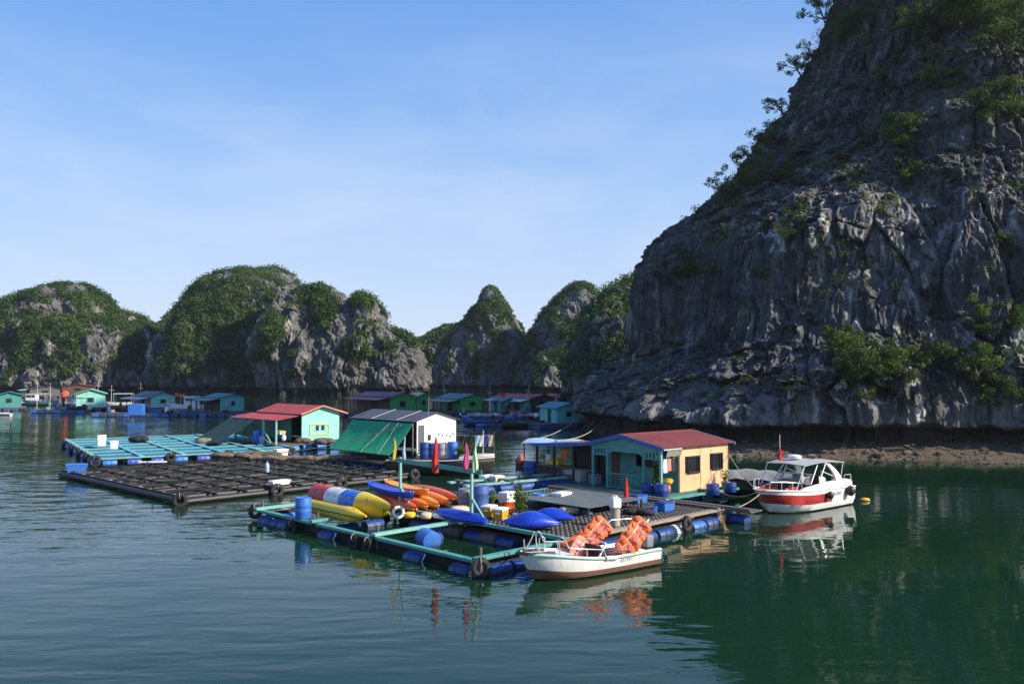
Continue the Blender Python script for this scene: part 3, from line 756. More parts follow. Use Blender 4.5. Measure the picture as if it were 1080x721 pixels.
tyre('large black tyre with white hub at the nearest corner of the front raft', FW(-.12,-.22,.26), (R(78),0,FYAW-R(30)), .21, .095)
tyre('black tyre hanging on the raft side between blue floats by the white motorboat stern', FW(10.2,-.38,.30), (R(86),0,FYAW+R(4)), .21, .09)
barrel('bright blue barrel standing upright on the front beam beside the banana boat', FW(.12,10.05,.46), BLUEL, .30, .78)
d = thing('floating_barrel', 'blue barrel floating on its side inside the open front cell', 'barrel', G(452,570,.1), FYAW+R(70))
m = MB(); drum_mb(m, (0,0,.1), (1,0,0), .34, .95); m.build('barrel_body', BLUEL, d); m = MB(); m.cyl((.48,0,.25),(.50,0,.25),.05); m.build('bung', WHITE, d)
barrel('tall faded blue barrel on the deck behind the yellow cool boxes', G(507,538,.55), plastic('faded_blue_plastic', (.05,.11,.34), .5, .5), .33, 1.0)
barrel('dark grey barrel half hidden left of the tall faded blue barrel', G(491,535,.55), GREYM, .28, .78)
barrel('short blue tub on the deck near the white foam box', G(568,530,.55), BLUEL, .30, .42)

# kayaks
KD = Vector((-.55, .83))
kr = [('red kayak with a yellow tip lowest in the row behind the left flag post', (440,540), REDO, YELLOW), ('orange kayak second from the left flag post in the row', (451,537), ORANGE, None),
      ('amber kayak lying in the middle of the kayak row', (463,536), ORANGEY, None), ('orange kayak second from the far end of the kayak row', (474,533), ORANGE, None)]
for lb, (x, y), mt, rim in kr: kayak(lb, G(x, y, .56), KD, 4.2, .62, .36, mt, rim=rim)
p = G(482, 529, .56); kayak('red orange kayak at the far right end of the kayak row', p, KD, 4.3, .62, .38, REDO, rim=ORANGEY)
kayak('scuffed blue kayak on top of the stack behind the banana boat', Vector(G(440,541,.56))+Vector((-.2,.55,.40)), KD, 4.2, .66, .36, BLUEK, up=True)
kayak('amber kayak on top of the stack beside the scuffed blue kayak', Vector(G(453,537,.56))+Vector((-.1,.6,.38)), KD, 4.0, .64, .36, ORANGEY, up=True)
kayak('red orange kayak lying close behind the banana boat', G(415,536,.54), Vector((-.62,.78)), 4.0, .62, .36, REDO, rim=ORANGEY)
kayak('dark blue kayak lying alone between the two flag posts', G(514,553,.56), Vector((-.70,.72)), 2.9, .66, .34, BLUEK)
kayak('large blue kayak turned hull up beside the white motorboat bow', G(592,557,.56), Vector((-.985,.17)), 2.1, .98, .56, BLUEK, pt=1.2)
kayak('smaller blue kayak tucked behind the hull up kayak', G(607,550,.56), Vector((-.9,.42)), 1.9, .8, .44, BLUEK, pt=1.2)

# banana boat
bn = Vector(G(409,552,.48)); bt_ = Vector(G(333,535,.48)); bd = (bt_-bn); BL = bd.length; bd.normalize()
bb = thing('banana_boat', 'yellow towable banana boat with red white and blue seat sections', 'inflatable boat', bn, math.atan2(bd.y, bd.x))
def tube_section(x0, x1, mat, name, nose=False):
    m = MB(); rs = []
    K = 14
    for k in range(K+1):
        s = k/K; x = x0+(x1-x0)*s; r = .46; zc = .58; ry = 1
        if nose:                                              # x0 is the tip: rises and narrows to a keel-like point
            r = .46*(.42+.58*s**.7); ry = .20+.80*s**.7; zc = .58-.06*(1-s)**2
        ring_ = [(x, math.cos(2*math.pi*i/20)*r*ry, zc+math.sin(2*math.pi*i/20)*r*(1.0 if not nose else (1.0+.15*(1-s)))) for i in range(20)]
        if nose: ring_ = [(px_+(-.22*(1-s) if pz > zc else .22*(1-s)), py_, pz) for px_, py_, pz in ring_]
        if not nose and k in (0, K): ring_ = [(px_, py_*.965, zc+(pz-zc)*.965) for px_, py_, pz in ring_]
        rs.append(ring_)
    m.loft(rs); return m.build(name, mat, bb, 50)
tube_section(.0, 1.55, YELLOW, 'nose', True)
q1 = 1.55; seg_ = (BL-1.55-.32)/3
for k, mt in enumerate((PVCB, PVCW, PVCR)):
    pp = tube_section(q1+seg_*k, q1+seg_*(k+1), mt, 'seat_section')
    for s in (.28, .72):
        for a0 in (R(28), R(82), R(140)):
            m = MB()
            c_ = Vector((q1+seg_*(k+s), 0, .58)); pts = []
            for j in range(7):
                tt_ = a0+.16*math.sin(j*1.05)+j*.03-.1; xx = (j-3)*.035
                pts.append(c_+Vector((xx+.03*math.cos(j*2.2), math.cos(tt_)*.463, math.sin(tt_)*.463)))
            m.tube(pts, .009, 5); m.build('gold_motif', GOLD, pp)
m = MB(); m.blob((BL-.32,0,.58), (.36,.46,.46), 18, 10, 1.0); m.build('tail', PVCR, bb, 60)
for sd_ in (1, -1):
    m = MB(); rs = []
    for k in range(17):
        s = k/16; x = .55+(BL-.55)*s; r = .29*min(1, (.12+s*4.5))*(min(1, (1.02-s)*12)**.5)
        rs.append([(x, sd_*.52+math.cos(2*math.pi*i/16)*r, .25+.05*(1-min(1, s*6))+math.sin(2*math.pi*i/16)*r) for i in range(16)])
    m.loft(rs); st_ = m.build('side_tube', YELLOW, bb, 60)
    m = MB(); m.tube([(.62+(BL-.7)*k/14, sd_*.815, .26) for k in range(15)], .022, 6); m.build('black_trim', BLACK, st_)
for k in range(4):
    m = MB(); m.torus((q1+seg_*(k*.78+.32), 0, 1.04), (0,1,0), .09, .016, 12, 6); m.build('grab_handle', BLACK, bb)
m = MB(); m.torus((.8,.33,.84), (0,1,.6), .05, .02, 12, 6); m.build('tow_patch', GREYM, bb)

# flag frame
vL, vR = 8.6, 4.35
fp = FW(3.6, (vL+vR)/2, 0)
ff = thing('flag_frame', 'pale teal timber goal frame with two posts standing on the raft edge', 'frame', (fp.x, fp.y, 0), FYAW)
hv = (vL-vR)/2
for s in (1, -1):
    m = MB(); m.beam((0, s*hv, .66), (0, s*hv, 2.62 if s > 0 else 2.46), .095, .095); m.build('post', TEALP, ff, bevel=.01)
    m = MB(); m.beam((0, s*hv-.05, 1.42), (0, s*hv-.78, .68), .06, .06); m.build('brace', TEALP, ff)
m = MB(); m.beam((-.075, hv+.65, 2.52), (-.075, -hv-.62, 2.42), .035, .17); m.build('crossbar', TEAL, ff)
def on_bar(px):
    u = 3.6; best = min((abs(CX+F*FW(u, v).x/FW(u, v).y-px), v) for v in np.linspace(2.5, 10.5, 321)); return best[1]
for px, lb, mt, H, wd, z in [(419,'narrow yellow flag furled at the left end of the crossbar',F_YEL,.95,.17,2.50),(429,'pale blue furled flag on top of the left post',F_BLU,.95,.17,2.56),
                            (461,'tall red furled flag in the middle of the crossbar',F_RED,1.35,.40,2.22),(494,'pink furled flag on top of the right post',F_PINK,.98,.30,2.48),(503,'pale green furled flag at the right end of the crossbar',F_GRN,1.0,.30,2.40)]:
    p = FW(3.46, on_bar(px), z); furled_flag(lb, p, H, wd, mt, R(3), seed=px)
q = G(659,532,.55); furled_flag('small red furled flag stuck on the deck before the teal porch', (q[0], q[1], .6), 1.15, .30, F_RED, R(2), seed=9)

# boxes, foam, plants, tarp
YB = plastic('amber_box_plastic', (.75,.36,.03), .5, .2)
cooler('amber cool box with white lid left of its twin in front of the tall barrel', G(516,543,.55), FYAW+R(18), (.55,.42,.34), YB, WHITEP)
cooler('amber cool box with white lid, nearer the viewer of the two', G(528,546,.55), FYAW+R(22), (.58,.42,.34), YB, WHITEP)
cooler('white cool box standing above the red basin', G(535,530,.56), FYAW+R(10), (.62,.45,.42), WHITEP, WHITEP)
cooler('white foam box at the back edge by the grey tarpaulin', G(592,530,.55), FYAW+R(8), (.75,.5,.40), WHITEP, WHITEP, 'foam_box')
b_ = thing('plastic_basin', 'red plastic basin in front of the white cool box', 'basin', G(534,537,.56)); b_.rotation_euler = (R(-38), R(8), .2)
m = MB(); m.lathe([(.02,.02),(.20,.0),(.24,.03),(.33,.16),(.36,.17),(.36,.185),(.32,.18),(.22,.05),(.02,.04)], n=24); m.build('basin_bowl', REDO, b_)
m = MB(); m.blob((.0,-.02,.09), (.15,.13,.08), 12, 8); m.build('white_lump', WHITEP, b_)
plant('bushy green plant growing on the deck between the red basin and the blue tub', G(549,541,.55), .95, .75, 620, .10, None, stems=14)
plant('green seedling plant rising behind the amber cool boxes', G(520,538,.55), .95, .40, 170, .09, None, stems=7)
plant('young plant with a tall bare shoot beside the white cool box', G(546,533,.55), 1.55, .35, 120, .10, None, stems=4)
CREAM = paint('cream_foam', (.62,.50,.33), .8, .4, (.3,.22,.14), 4)
for i, (x, y, sx, sy, sz, lb) in enumerate([(485,540,.38,.24,.16,'cream foam lump behind the dark blue kayak'),(450,545,.26,.2,.12,'cream foam lump at the foot of the orange kayaks'),(466,545,.36,.2,.1,'flat white foam piece left of the dark blue kayak'),(600,540,.4,.24,.15,'cream foam block by the grey tarpaulin'),(433,544,.22,.2,.11,'yellow foam block at the foot of the left flag post')]):
    m = MB(); m.blob((0,0,sz*.8), (sx,sy,sz), 12, 8, .55)
    o = m.build('foam_block', [CREAM, CREAM, WHITEP, CREAM, YELLOW][i], None, 50); o.location = G(x, y, .55); o.rotation_euler = (0, 0, .5+i); tag(o, lb, 'foam block')
m = MB(); m.torus((0,0,.22), (.35,-.9,.2), .19, .055, 20, 8); o = m.build('life_ring', WHITE); o.location = G(421,545,.54); tag(o, 'white life ring leaning behind the banana boat nose', 'life ring')
TARP = cloth('grey_tarpaulin', (.12,.155,.155), (.085,.11,.11))
tp = thing('tarpaulin_table', 'flat grey green tarpaulin stretched on low legs in front of the porch', 'table', FW(9.3, 4.2, .55), FYAW)
gr = [[(-1.75+3.5*i/14, -2.0+4.0*j/14, .36+.03*math.sin(i*.9)*math.sin(j*.7)) for i in range(15)] for j in range(15)]
m = MB(); m.sheet(gr, .02); m.build('tarpaulin', TARP, tp, 60)
for sx in (-1, 1):
    for sy in (-1, 1):
        m = MB(); m.box((sx*1.65, sy*1.9, .17), (.07,.07,.34)); m.build('leg', DARKW, tp)
# pail and can by the vests, hoses, small clutter
bk = thing('ribbed_bucket', 'tall ribbed grey bucket under the white can beside the orange vests', 'bucket', G(648,553,.55)); bk.scale = (.85,.85,.82)
m = MB(); m.lathe([(.19,0),(.2,.02)]+[(.20+.012*(k % 2), .05+k*.055) for k in range(13)]+[(.22,.78),(.19,.78),(.17,.1),(.02,.08)], n=20); m.build('bucket_body', paint('ribbed_grey', (.36,.34,.27), .7, .4), bk)
jc = thing('water_can', 'white square water can standing on the ribbed bucket', 'can', Vector(G(648,553,.55))+Vector((0,0,.785*.82)), .4); jc.scale = (.85,.85,.9)
m = MB(); m.loft([[(sx*k*.2, sy*k*.19, z) for sx, sy in ((-1,-1),(1,-1),(1,1),(-1,1))] for k, z in ((.95,0),(1,.05),(1,.34),(.6,.42))]); m.build('can_body', WHITE, jc, bevel=.03)
m = MB(); m.cyl((.05,0,.42),(.05,0,.48),.05); m.tube([(-.12,0,.40),(-.10,0,.47),(.0,0,.47)], .015, 6); m.build('cap', WHITE, jc)
for i in range(9):
    x = 610+rng.random()*130; y = 536+rng.random()*14
for i, (x, y, lb) in enumerate([(700,537,'blue crate on the raft deck below the yellow wall'),(672,529,'low blue tub behind the small red flag')]):
    cooler(lb, G(x, y, .55), FYAW, (.7,.5,.3), BLUEL, BLUED, 'storage_crate', .04)
# walkway from the deck to the house and the long plank rails
wk = thing('plank_walkway', 'grey plank walkway running along the front of the teal porch', 'walkway', FW(12.95, 4.2, 0), FYAW)
m = MB()
for k in range(3): m.beam((.25+k*.3, -5.6, .52), (.25+k*.3, 4.9, .52), .27, .05)
m.build('plank', GREYW, wk)
m = MB(); m.beam((.02, -5.6, .62), (.02, 4.9, .62), .07, .1); m.build('edge_rail', GREYW, wk)
for v in (-4.8,-3.3,-1.6,0,1.8,3.4,4.5): float_drum(wk, (.5, v, .08), (0,1,0))

coil_mat = cloth('blue_rope', (.05,.16,.30), (.03,.09,.18))
for x, y, mt, lb in [(478,546,ROPE,'tan rope coil on the deck left of the dark blue kayak'),(618,541,coil_mat,'blue rope coil on the deck edge by the tarpaulin'),(705,530,ROPE,'tan rope coil on the deck below the porch corner'),(560,541,NETD,'black rope coil beside the bushy green plant')]:
    m = MB()
    for k in range(4): m.torus((.02*rng.normal(), .02*rng.normal(), .03+.035*k), (.1*rng.normal(), .1*rng.normal(), 1), .22-.015*k, .022, 20, 6)
    o = m.build('rope_coil', mt); o.location = G(x, y, .56); tag(o, lb, 'rope')
for x, y, mt, lb in [(583,543,REDO,'red bucket standing between the blue tub and the hull up kayak'),(632,533,WHITEP,'white bucket behind the tarpaulin edge'),(688,541,BLUEL,'blue bucket near the deck edge beside the tyre'),(545,549,GREYM,'grey bucket at the left tip of the hull up kayak')]:
    t = thing('bucket', lb, 'bucket', G(x, y, .56)); m = MB(); m.lathe([(.02,.0),(.12,0),(.16,.27),(.175,.28),(.175,.30),(.15,.30),(.115,.03),(.02,.03)], n=16); m.build('bucket_body', mt, t); m = MB(); m.tube([(.17*math.cos(a), .05, .28-.1*math.sin(a)) for a in np.linspace(0, math.pi, 9)], .008, 5); m.build('handle', STEEL, t)
for k, (x, y, lb) in enumerate([(495,530,'dark net heap left of the tall faded blue barrel'),(668,540,'dark net heap on the deck behind the far end of the white motorboat')]):
    m = MB(); rs_ = [(rng.normal()*.3, rng.normal()*.2) for _ in range(5)]
    for a_, b_ in rs_: m.blob((a_, b_, .10), (.34,.26,.14), 10, 7)
    o = m.build('net_heap', NETD, None, 70); o.location = G(x, y, .56); tag(o, lb, 'net')
# ------------------------------------------------------------------ boats
def hull_mb(st, floor_z, rim=.07, mats=None):
    """st: stations (x, half_beam, sheer_z, chine_frac, keel_z, mid_z list); ring strips carry material slots"""
    m = MB(); rings = []
    for x, hb, zs, ck, kz, z1, z2, rake in st:
        hb = max(hb, .012); a = max(hb-rim, .004); fz = max(floor_z, kz+.05) if zs-.05 > floor_z else zs-.05
        def X(z): return x+rake*(1-(z-kz)/(zs-kz))
        pts = [(hb, zs), (hb*.995, z1), (hb*.97, z2), (hb*ck, .06), (hb*.25, kz+.03), (0, kz)]
        left = [(X(z), y, z) for y, z in pts]; right = [(X(z), -y, z) for y, z in reversed(pts[:-1])]
        inner = [(X(zs), -a, zs+.012), (X(fz), -a*.9, fz), (X(fz), a*.9, fz), (X(zs), a, zs+.012)]
        rings.append(left+right+inner)
    n = len(rings[0]); slot = [0,1,2,3,3,3,3,2,1,0,4,4,4,4,4]
    for k in range(len(rings)-1):
        for i in range(n):
            j = (i+1) % n; m.m = slot[i]
            m._add([rings[k][i], rings[k][j], rings[k+1][j], rings[k+1][i]], [(0,1,2,3)])
    m.m = 2; m._add(rings[0], [tuple(range(n-1, -1, -1))]); m.m = 1
    R_ = rings[-1]; m._add(R_, [tuple(range(n))])
    return m
def weld(o, d=.0008):
    bm = bmesh.new(); bm.from_mesh(o.data); bmesh.ops.remove_doubles(bm, verts=bm.verts[:], dist=d); bmesh.ops.recalc_face_normals(bm, faces=bm.faces[:])
    bm.to_mesh(o.data); bm.free(); o.data.polygons.foreach_set('use_smooth', [True]*len(o.data.polygons)); o.data.set_sharp_from_angle(angle=R(32)); return o
def lettering(txt, size, loc, rot, mat, parent, name='registration_number'):
    c = bpy.data.curves.new(name, 'FONT'); c.body = txt; c.size = size; c.extrude = .003; c.align_x = 'CENTER'; c.align_y = 'CENTER'
    c.materials.append(mat); tmp = bpy.data.objects.new(name, c); col.objects.link(tmp); bpy.context.view_layer.update()
    me = bpy.data.meshes.new_from_object(tmp.evaluated_get(bpy.context.evaluated_depsgraph_get())); bpy.data.objects.remove(tmp); o = bpy.data.objects.new(name, me); col.objects.link(o); o.parent = parent; o.location = loc; o.rotation_euler = rot; return o

# white open motorboat
WHULL = paint('worn_white_hull', (.72,.71,.67), .45, .55, (.16,.15,.13), 1.3)
BOTTOM = paint('brown_antifouling', (.16,.075,.05), .7, .5, (.05,.04,.03), 2)
bow = Vector(G(546,577,.95)); YB_ = R(34.5)
wb = thing('open_motorboat', 'white open motorboat with brown bottom and orange life jackets, nearest boat', 'boat', (bow.x, bow.y, 0), YB_); wb.scale = WS = (.86, .92, .86)
L = 5.75; st = []
for k in range(25):
    s = k/24; x = s*L
    hb = .86*(1-(1-min(1, s/.42))**2.1)**.72*(1-.10*smooth(.6, 1, s)); zs = .98-.36*smooth(0, .62, s)-.02*s+.02*smooth(.7, 1, s)
    kz = .02-.22*smooth(.0, .25, s)+.04*s
    st.append((x, hb, zs, .62+.30*smooth(0, .5, s), kz, zs-.09, .24+.16*(1-smooth(0, .5, s)), .62*(1-smooth(0, .30, s))))
o = hull_mb(st, .30).build('hull', [WHULL, WHULL, BOTTOM, BOTTOM, WHITE], wb); weld(o)
m = MB()
for sgn in (1, -1): m.tube([(x+.0, sgn*(max(hb, .012)+.012), zs-.05) for x, hb, zs, *_ in st[1:]], .03, 6)
m.build('rub_strake', TEALP, wb)
m = MB(); m.tube([(st[6][0], .5, st[6][2]-.02), (.32, .32, .95), (.05, .06, .98), (-.06, 0, .97), (.05, -.06, .98), (.32, -.32, .95), (st[6][0]*.8, -.46, .93)], .055, 8); m.build('bow_fender', BLACK, wb)
m = MB(); m.loft([[(x, -max(hb-.06, .01), zs-.06), (x, max(hb-.06, .01), zs-.06), (x, max(hb-.06, .01), zs-.10), (x, -max(hb-.06, .01), zs-.10)] for x, hb, zs, *_ in st[1:8]]); m.build('foredeck', WHITE, wb)
m = MB(); m.box((1.92,0,.52),(.08,1.25,.42)); m.box((1.75,0,.75),(.4,.9,.10)); m.build('bow_locker', WHITE, wb, bevel=.02)
# rails
m = MB()
for sgn in (1, -1):
    m.tube([(.55,sgn*.36,.92),(.52,sgn*.36,1.30)], .022, 6)
    m.tube([(1.25,sgn*.62,.84),(1.22,sgn*.62,1.38),(1.32,sgn*.62,1.45),(1.42,sgn*.63,1.40),(1.58,sgn*.66,1.08),(1.9,sgn*.71,1.02),(3.0,sgn*.80,.88),(3.1,sgn*.8,.62)], .020, 6)
    m.tube([(2.3,sgn*.76,.70),(2.28,sgn*.76,.97)], .018, 6)
m.build('hand_rail', STEEL, wb)
m = MB(); m.tube([(.95,.05,.9),(.92,.05,1.36),(1.0,.0,1.42),(1.08,-.05,1.36),(1.05,-.05,.9)], .02, 6); m.build('bow_bitt', STEEL, wb)
m = MB(); m.box((3.15,-.05,.66),(.07,1.05,.62), rot=Matrix.Rotation(R(-22), 3, 'Y')); m.build('console', BLACK, wb, bevel=.015)
m = MB()
for y in (-.55,.45): m.beam((2.98,y,.55),(3.32,y,1.02), .05,.05)
m.beam((3.32,-.55,1.02),(3.32,.45,1.02), .05,.05); m.build('console_frame', WHITE, wb)
m = MB(); m.box((4.2,.0,.42),(1.5,1.2,.24)); m.build('engine_cover', paint('mauve_grey_cover', (.24,.22,.24), .6), wb, bevel=.03)
for x in (2.5, 5.3):
    m = MB(); m.box((x,0,.48),(.35,1.45,.06)); m.build('thwart', WHITE, wb, bevel=.012)
m = MB(); m.cyl((3.05,-.86,.60),(3.5,-.88,.57),.075, n=12); m.cyl((3.02,-.86,.60),(3.05,-.86,.60),.09,n=12); m.build('side_lamp', WHITEP, wb)
ob = MB(); ob.loft([[(L+.10+sx*.17*k, sy*.13*k, z) for sx, sy in ((-1,-1),(1,-1),(1,1),(-1,1))] for k, z in ((.7,.48),(1,.56),(1,.86),(.7,.98))]); motor = ob.build('outboard_motor', GREYM, wb, bevel=.03)
ob = MB(); ob.box((L+.10,0,.1),(.14,.09,.8)); ob.box((L+.04,0,.50),(.2,.26,.1)); ob.build('motor_leg', BLACK, motor)
m = MB()
poles = [((3.05,.62,.62),(4.55,.50,1.55)), ((4.15,-.62,.62),(5.45,-.45,1.62))]
for a, b in poles: m.tube([a, b], .022, 6)
m.tube([(5.45,-.45,1.62),(5.55,.3,1.55),(4.55,.5,1.55)], .014, 6)
m.build('canopy_frame', STEEL, wb)
lettering('K-179', .19, (3.98,-.895,.47), (R(90),0,R(1)), paint('faded_letters', (.30,.30,.32), .6), wb)
CYB, SYB = math.cos(YB_), math.sin(YB_)
def WBW(x, y, z):
    x *= WS[0]; y *= WS[1]; z *= WS[2]; return Vector((bow.x+x*CYB-y*SYB, bow.y+x*SYB+y*CYB, z))
vl = [['striped orange vest hanging lowest on the far pole, next to the orange seat cushions', 'orange vest second lowest on the far pole', 'crumpled orange vest just above the middle of the far pole', 'orange vest hanging topmost on the far pole beside the white can'],
      ['striped orange vest hanging lowest on the near pole above the white gunwale', 'orange vest second lowest on the near pole', 'orange vest third up the near pole', 'striped orange vest hanging topmost on the near pole']]
for pi_, (a, b) in enumerate(poles):
    a, b = Vector(a), Vector(b); n_ = len(vl[pi_])
    for k, lb in enumerate(vl[pi_]):
        t_ = (k+.55)/n_; p = a.lerp(b, t_); rr_ = rng.random(); slope = math.atan2((b-a).z, (b-a).x)
        life_vest(lb, WBW(p.x-.02, p.y-.12, p.z-.36), (R(-22+30*rng.random()), -R(30+22*rng.random()), YB_+R(-45+60*rr_)), VEST)
life_vest('salmon life jacket slumped over the hand rail amidships', WBW(2.55,.25,.50), (R(-8), R(35), YB_-R(15)), VESTP)
life_vest('pale pink folded life jacket lying on the engine cover', WBW(3.55,-.32,.58), (R(70), R(8), YB_+R(20)), VESTP)
life_vest('orange life jacket lying flat on the far gunwale beside the small blue kayak', WBW(2.5,.82,.82), (R(72), R(0), YB_+R(70)), VEST)
sv_ = thing('seat_cushion', 'orange folded seat cushions stacked on the far side of the white motorboat', 'cushion', WBW(3.2,.35,.50), YB_)
m = MB()
for k in range(3): m.blob((.05*k,.02*k,.08+.13*k),(.42,.24,.07),14,6,.5)
m.build('cushion_pad', REDO, sv_, 60)

# red and white cabin speedboat
RB0 = Vector(G(797,517,1.0)); RYAW = R(38.5)
rb = thing('cabin_speedboat', 'red and white speedboat with grey canopy and wheelhouse arch', 'boat', (RB0.x, RB0.y, 0), RYAW); rb.scale = RS = (.87, .92, .98)
CR, SR = math.cos(RYAW), math.sin(RYAW)
RHULL = paint('glossy_red_hull', (.40,.026,.022), .3, .12, (.1,.02,.02), 1.5, coat=.3)
L = 6.9; st = []
for k in range(31):
    s = k/30; x = s*L
    hb = 1.16*(1-(1-min(1, s/.45))**2.2)**.68*(1-.06*smooth(.7, 1, s)); zs = 1.08-.14*smooth(0, .5, s)-.06*smooth(.6, 1, s)
    kz = .05-.35*smooth(.0, .22, s)+.05*s
    st.append((x, hb, zs, .50+.36*smooth(0, .5, s), kz, zs-.20, .34+.12*(1-smooth(0, .45, s)), .95*(1-smooth(0, .28, s))))
def rb_hull():
    m = MB(); o = hull_mb(st, .35, .16).build('hull', [WHITE, RHULL, WHITE, BOTTOM, WHITE], rb)
    # the red band stops amidships: aft of it the topside is white
    for p in o.data.polygons:
        if p.material_index == 1 and p.center.x > 4.0+(.9*(.75-p.center.z)/.3): p.material_index = 0
    return weld(o)
rb_hull()
m = MB()
for sgn in (1, -1): m.tube([(x, sgn*(max(hb, .012)+.01), zs-.02) for x, hb, zs, *_ in st[1:]], .028, 6)
m.build('rub_strake', WHITE, rb)
m = MB(); m.loft([[(x, -max(hb-.03, .01), zs+.0), (x, max(hb-.03, .01), zs+.0), (x, max(hb-.03, .01), zs-.05), (x, -max(hb-.03, .01), zs-.05)] for x, hb, zs, *_ in st[0:5]]); m.build('foredeck', paint('orange_deck', (.55,.16,.08), .6), rb)
for sgn in (1, -1):                                             # raised coaming aft of the bow cockpit
    m = MB(); m.loft([[(x, sgn*(hb-.005), zs-.02), (x, sgn*(hb-.06), zs+h), (x, sgn*(hb-.16), zs+h), (x, sgn*(hb-.20), zs-.02)] for (x, hb, zs, *_), h in zip(st[9:30], [.04,.10,.14,.17,.2,.22,.24,.26,.28,.3,.3,.3,.3,.3,.3,.3,.26,.2,.1,.04,.02])]); m.build('coaming', WHITE, rb)
m = MB()
for sgn in (1, -1):
    m.tube([(.35,sgn*.42,1.08),(.4,sgn*.45,1.42),(1.2,sgn*.86,1.40),(2.0,sgn*1.03,1.32),(2.15,sgn*1.05,1.02)], .022, 6)
    for x, y in ((.9,.72),(1.5,.92)): m.tube([(x,sgn*y,1.05),(x,sgn*y,1.40)], .018, 6)
m.build('bow_rail', STEEL, rb)
for sgn in (1, -1):
    m = MB(); m.box((1.85,sgn*.45,.72),(1.1,.36,.32)); m.box((1.85,sgn*.62,.98),(1.1,.10,.26)); m.build('bow_seat', paint('red_vinyl', (.40,.03,.025), .45), rb, bevel=.04)
m = MB(); m.box((3.1,.45,.85),(.5,.6,.9)); m.box((3.1,-.5,.8),(.45,.55,.8)); m.build('console', BLACK, rb, bevel=.04)
for y in (.45, -.5):
    m = MB(); m.box((3.9,y,.85),(.45,.5,.5)); m.box((4.1,y,1.25),(.12,.48,.5)); m.build('helm_seat', BLACK, rb, bevel=.05)
m = MB(); m.torus((2.82,.45,1.38),(1,0,.5),.17,.018,18,6); m.build('steering_wheel', STEEL, rb)
# windscreen
m = MB()
for sgn in (1, -1):
    m.tube([(2.9,sgn*1.02,1.22),(3.75,sgn*.88,2.02)], .03, 6); m.tube([(3.7,sgn*1.03,1.28),(3.95,sgn*.95,1.72),(4.9,sgn*1.0,1.45)], .022, 6)
m.tube([(2.9,-1.02,1.22),(2.7,-.5,1.22),(2.65,0,1.22),(2.7,.5,1.22),(2.9,1.02,1.22)], .025, 6); m.tube([(3.15,-.92,1.62),(2.98,0,1.62),(3.15,.92,1.62)], .02, 6)
m.build('windscreen_frame', WHITE, rb)
m = MB(); g_ = [[(2.68+.35*t+.22*abs(y)**2, y*(1.0-.08*t), 1.24+.38*t) for y in np.linspace(-1, 1, 11)] for t in (0,.5,1)]; m.sheet(g_, .006)
gm, gnt, gb = nodes('tinted_screen'); gb.inputs['Base Color'].default_value = (.25,.3,.3,1); gb.inputs['Roughness'].default_value = .05; gb.inputs['Alpha'].default_value = .28
m.build('windscreen', gm, rb, 60)
# arch and canopy
for sgn in (1, -1):
    m = MB(); rs = []
    for t in np.linspace(0, 1, 9):
        x = 5.35-.95*t**1.6; z = 1.12+1.0*t**.8; y = sgn*(1.08-.22*t); wx = .62-.36*t
        rs.append([(x-wx/2, y-.05, z), (x+wx/2, y-.05, z), (x+wx/2, y+.05, z), (x-wx/2, y+.05, z)])
    m.loft(rs); m.build('arch', WHITE, rb, bevel=.02)
CANV = cloth('grey_canvas', (.42,.43,.42), (.34,.35,.34))
m = MB(); g_ = [[(2.35+3.6*i/14, -1.05+2.1*j/8, 2.10+.10*math.sin(i/14*math.pi)-.05*abs(j-4)/4-.03*i/14) for i in range(15)] for j in range(9)]; m.sheet(g_, .035); m.build('canopy', CANV, rb, 60)
m = MB()
for sgn in (1, -1):
    m.tube([(2.4,sgn*1.0,2.07),(1.75,sgn*.98,1.05)], .024, 6); m.tube([(5.9,sgn*1.0,2.05),(5.5,sgn*1.05,1.1)], .024, 6); m.tube([(4.3,sgn*1.0,2.1),(3.6,sgn*1.05,1.25)], .03, 6)
m.build('canopy_frame', STEEL, rb)
m = MB(); m.lathe([(.30,0),(.34,.03),(.33,.13),(.22,.17),(.02,.18)], (3.5,.2,2.22), 20); m.build('radar_dome', WHITE, rb)
m = MB(); m.box((4.3,-.35,2.26),(.2,.16,.1)); m.build('search_light', BLACK, rb)
for sgn in (1, -1):
    m = MB(); m.blob((6.2,sgn*.72,1.0),(.62,.42,.22),16,10,.7); m.build('stern_quarter', WHITE, rb, 60)
m = MB(); m.tube([(5.9,-1.0,1.0),(6.0,-1.0,1.42),(6.7,-.95,1.40),(6.85,-.9,1.0)], .02, 6); m.build('stern_rail', STEEL, rb)
m = MB(); m.loft([[(6.98+sx*.2*k, .0+sy*.17*k, z) for sx, sy in ((-1,-1),(1,-1),(1,1),(-1,1))] for k, z in ((.7,.62),(1,.72),(1,1.12),(.7,1.26))]); mo = m.build('outboard_motor', GREYM, rb, bevel=.04)
m = MB(); m.box((7.0,0,.25),(.16,.1,.85)); m.build('motor_leg', BLACK, mo)
lettering('TH-3927', .22, (5.05,-1.165,.66), (R(90),0,R(0)), paint('faded_letters2', (.22,.22,.23), .6), rb)
def RBW(x, y, z):
    x *= RS[0]; y *= RS[1]; z *= RS[2]; return Vector((RB0.x+x*CR-y*SR, RB0.y+x*SR+y*CR, z))
for x, z, r, lb in [(4.15,.66,.15,'small black ball fender hanging on the red speedboat side'),(6.05,.72,.20,'large black ball fender near the red speedboat stern')]:
    t = thing('ball_fender', lb, 'fender', RBW(x,-1.3,z), RYAW); m = MB(); m.blob((0,0,0),(r,r,r*1.15),14,10); m.build('fender_ball', BLACK, t); m = MB(); m.tube([(0,.0,r),(0,.1,r+.28)], .012, 5); m.build('fender_rope', ROPE, t)
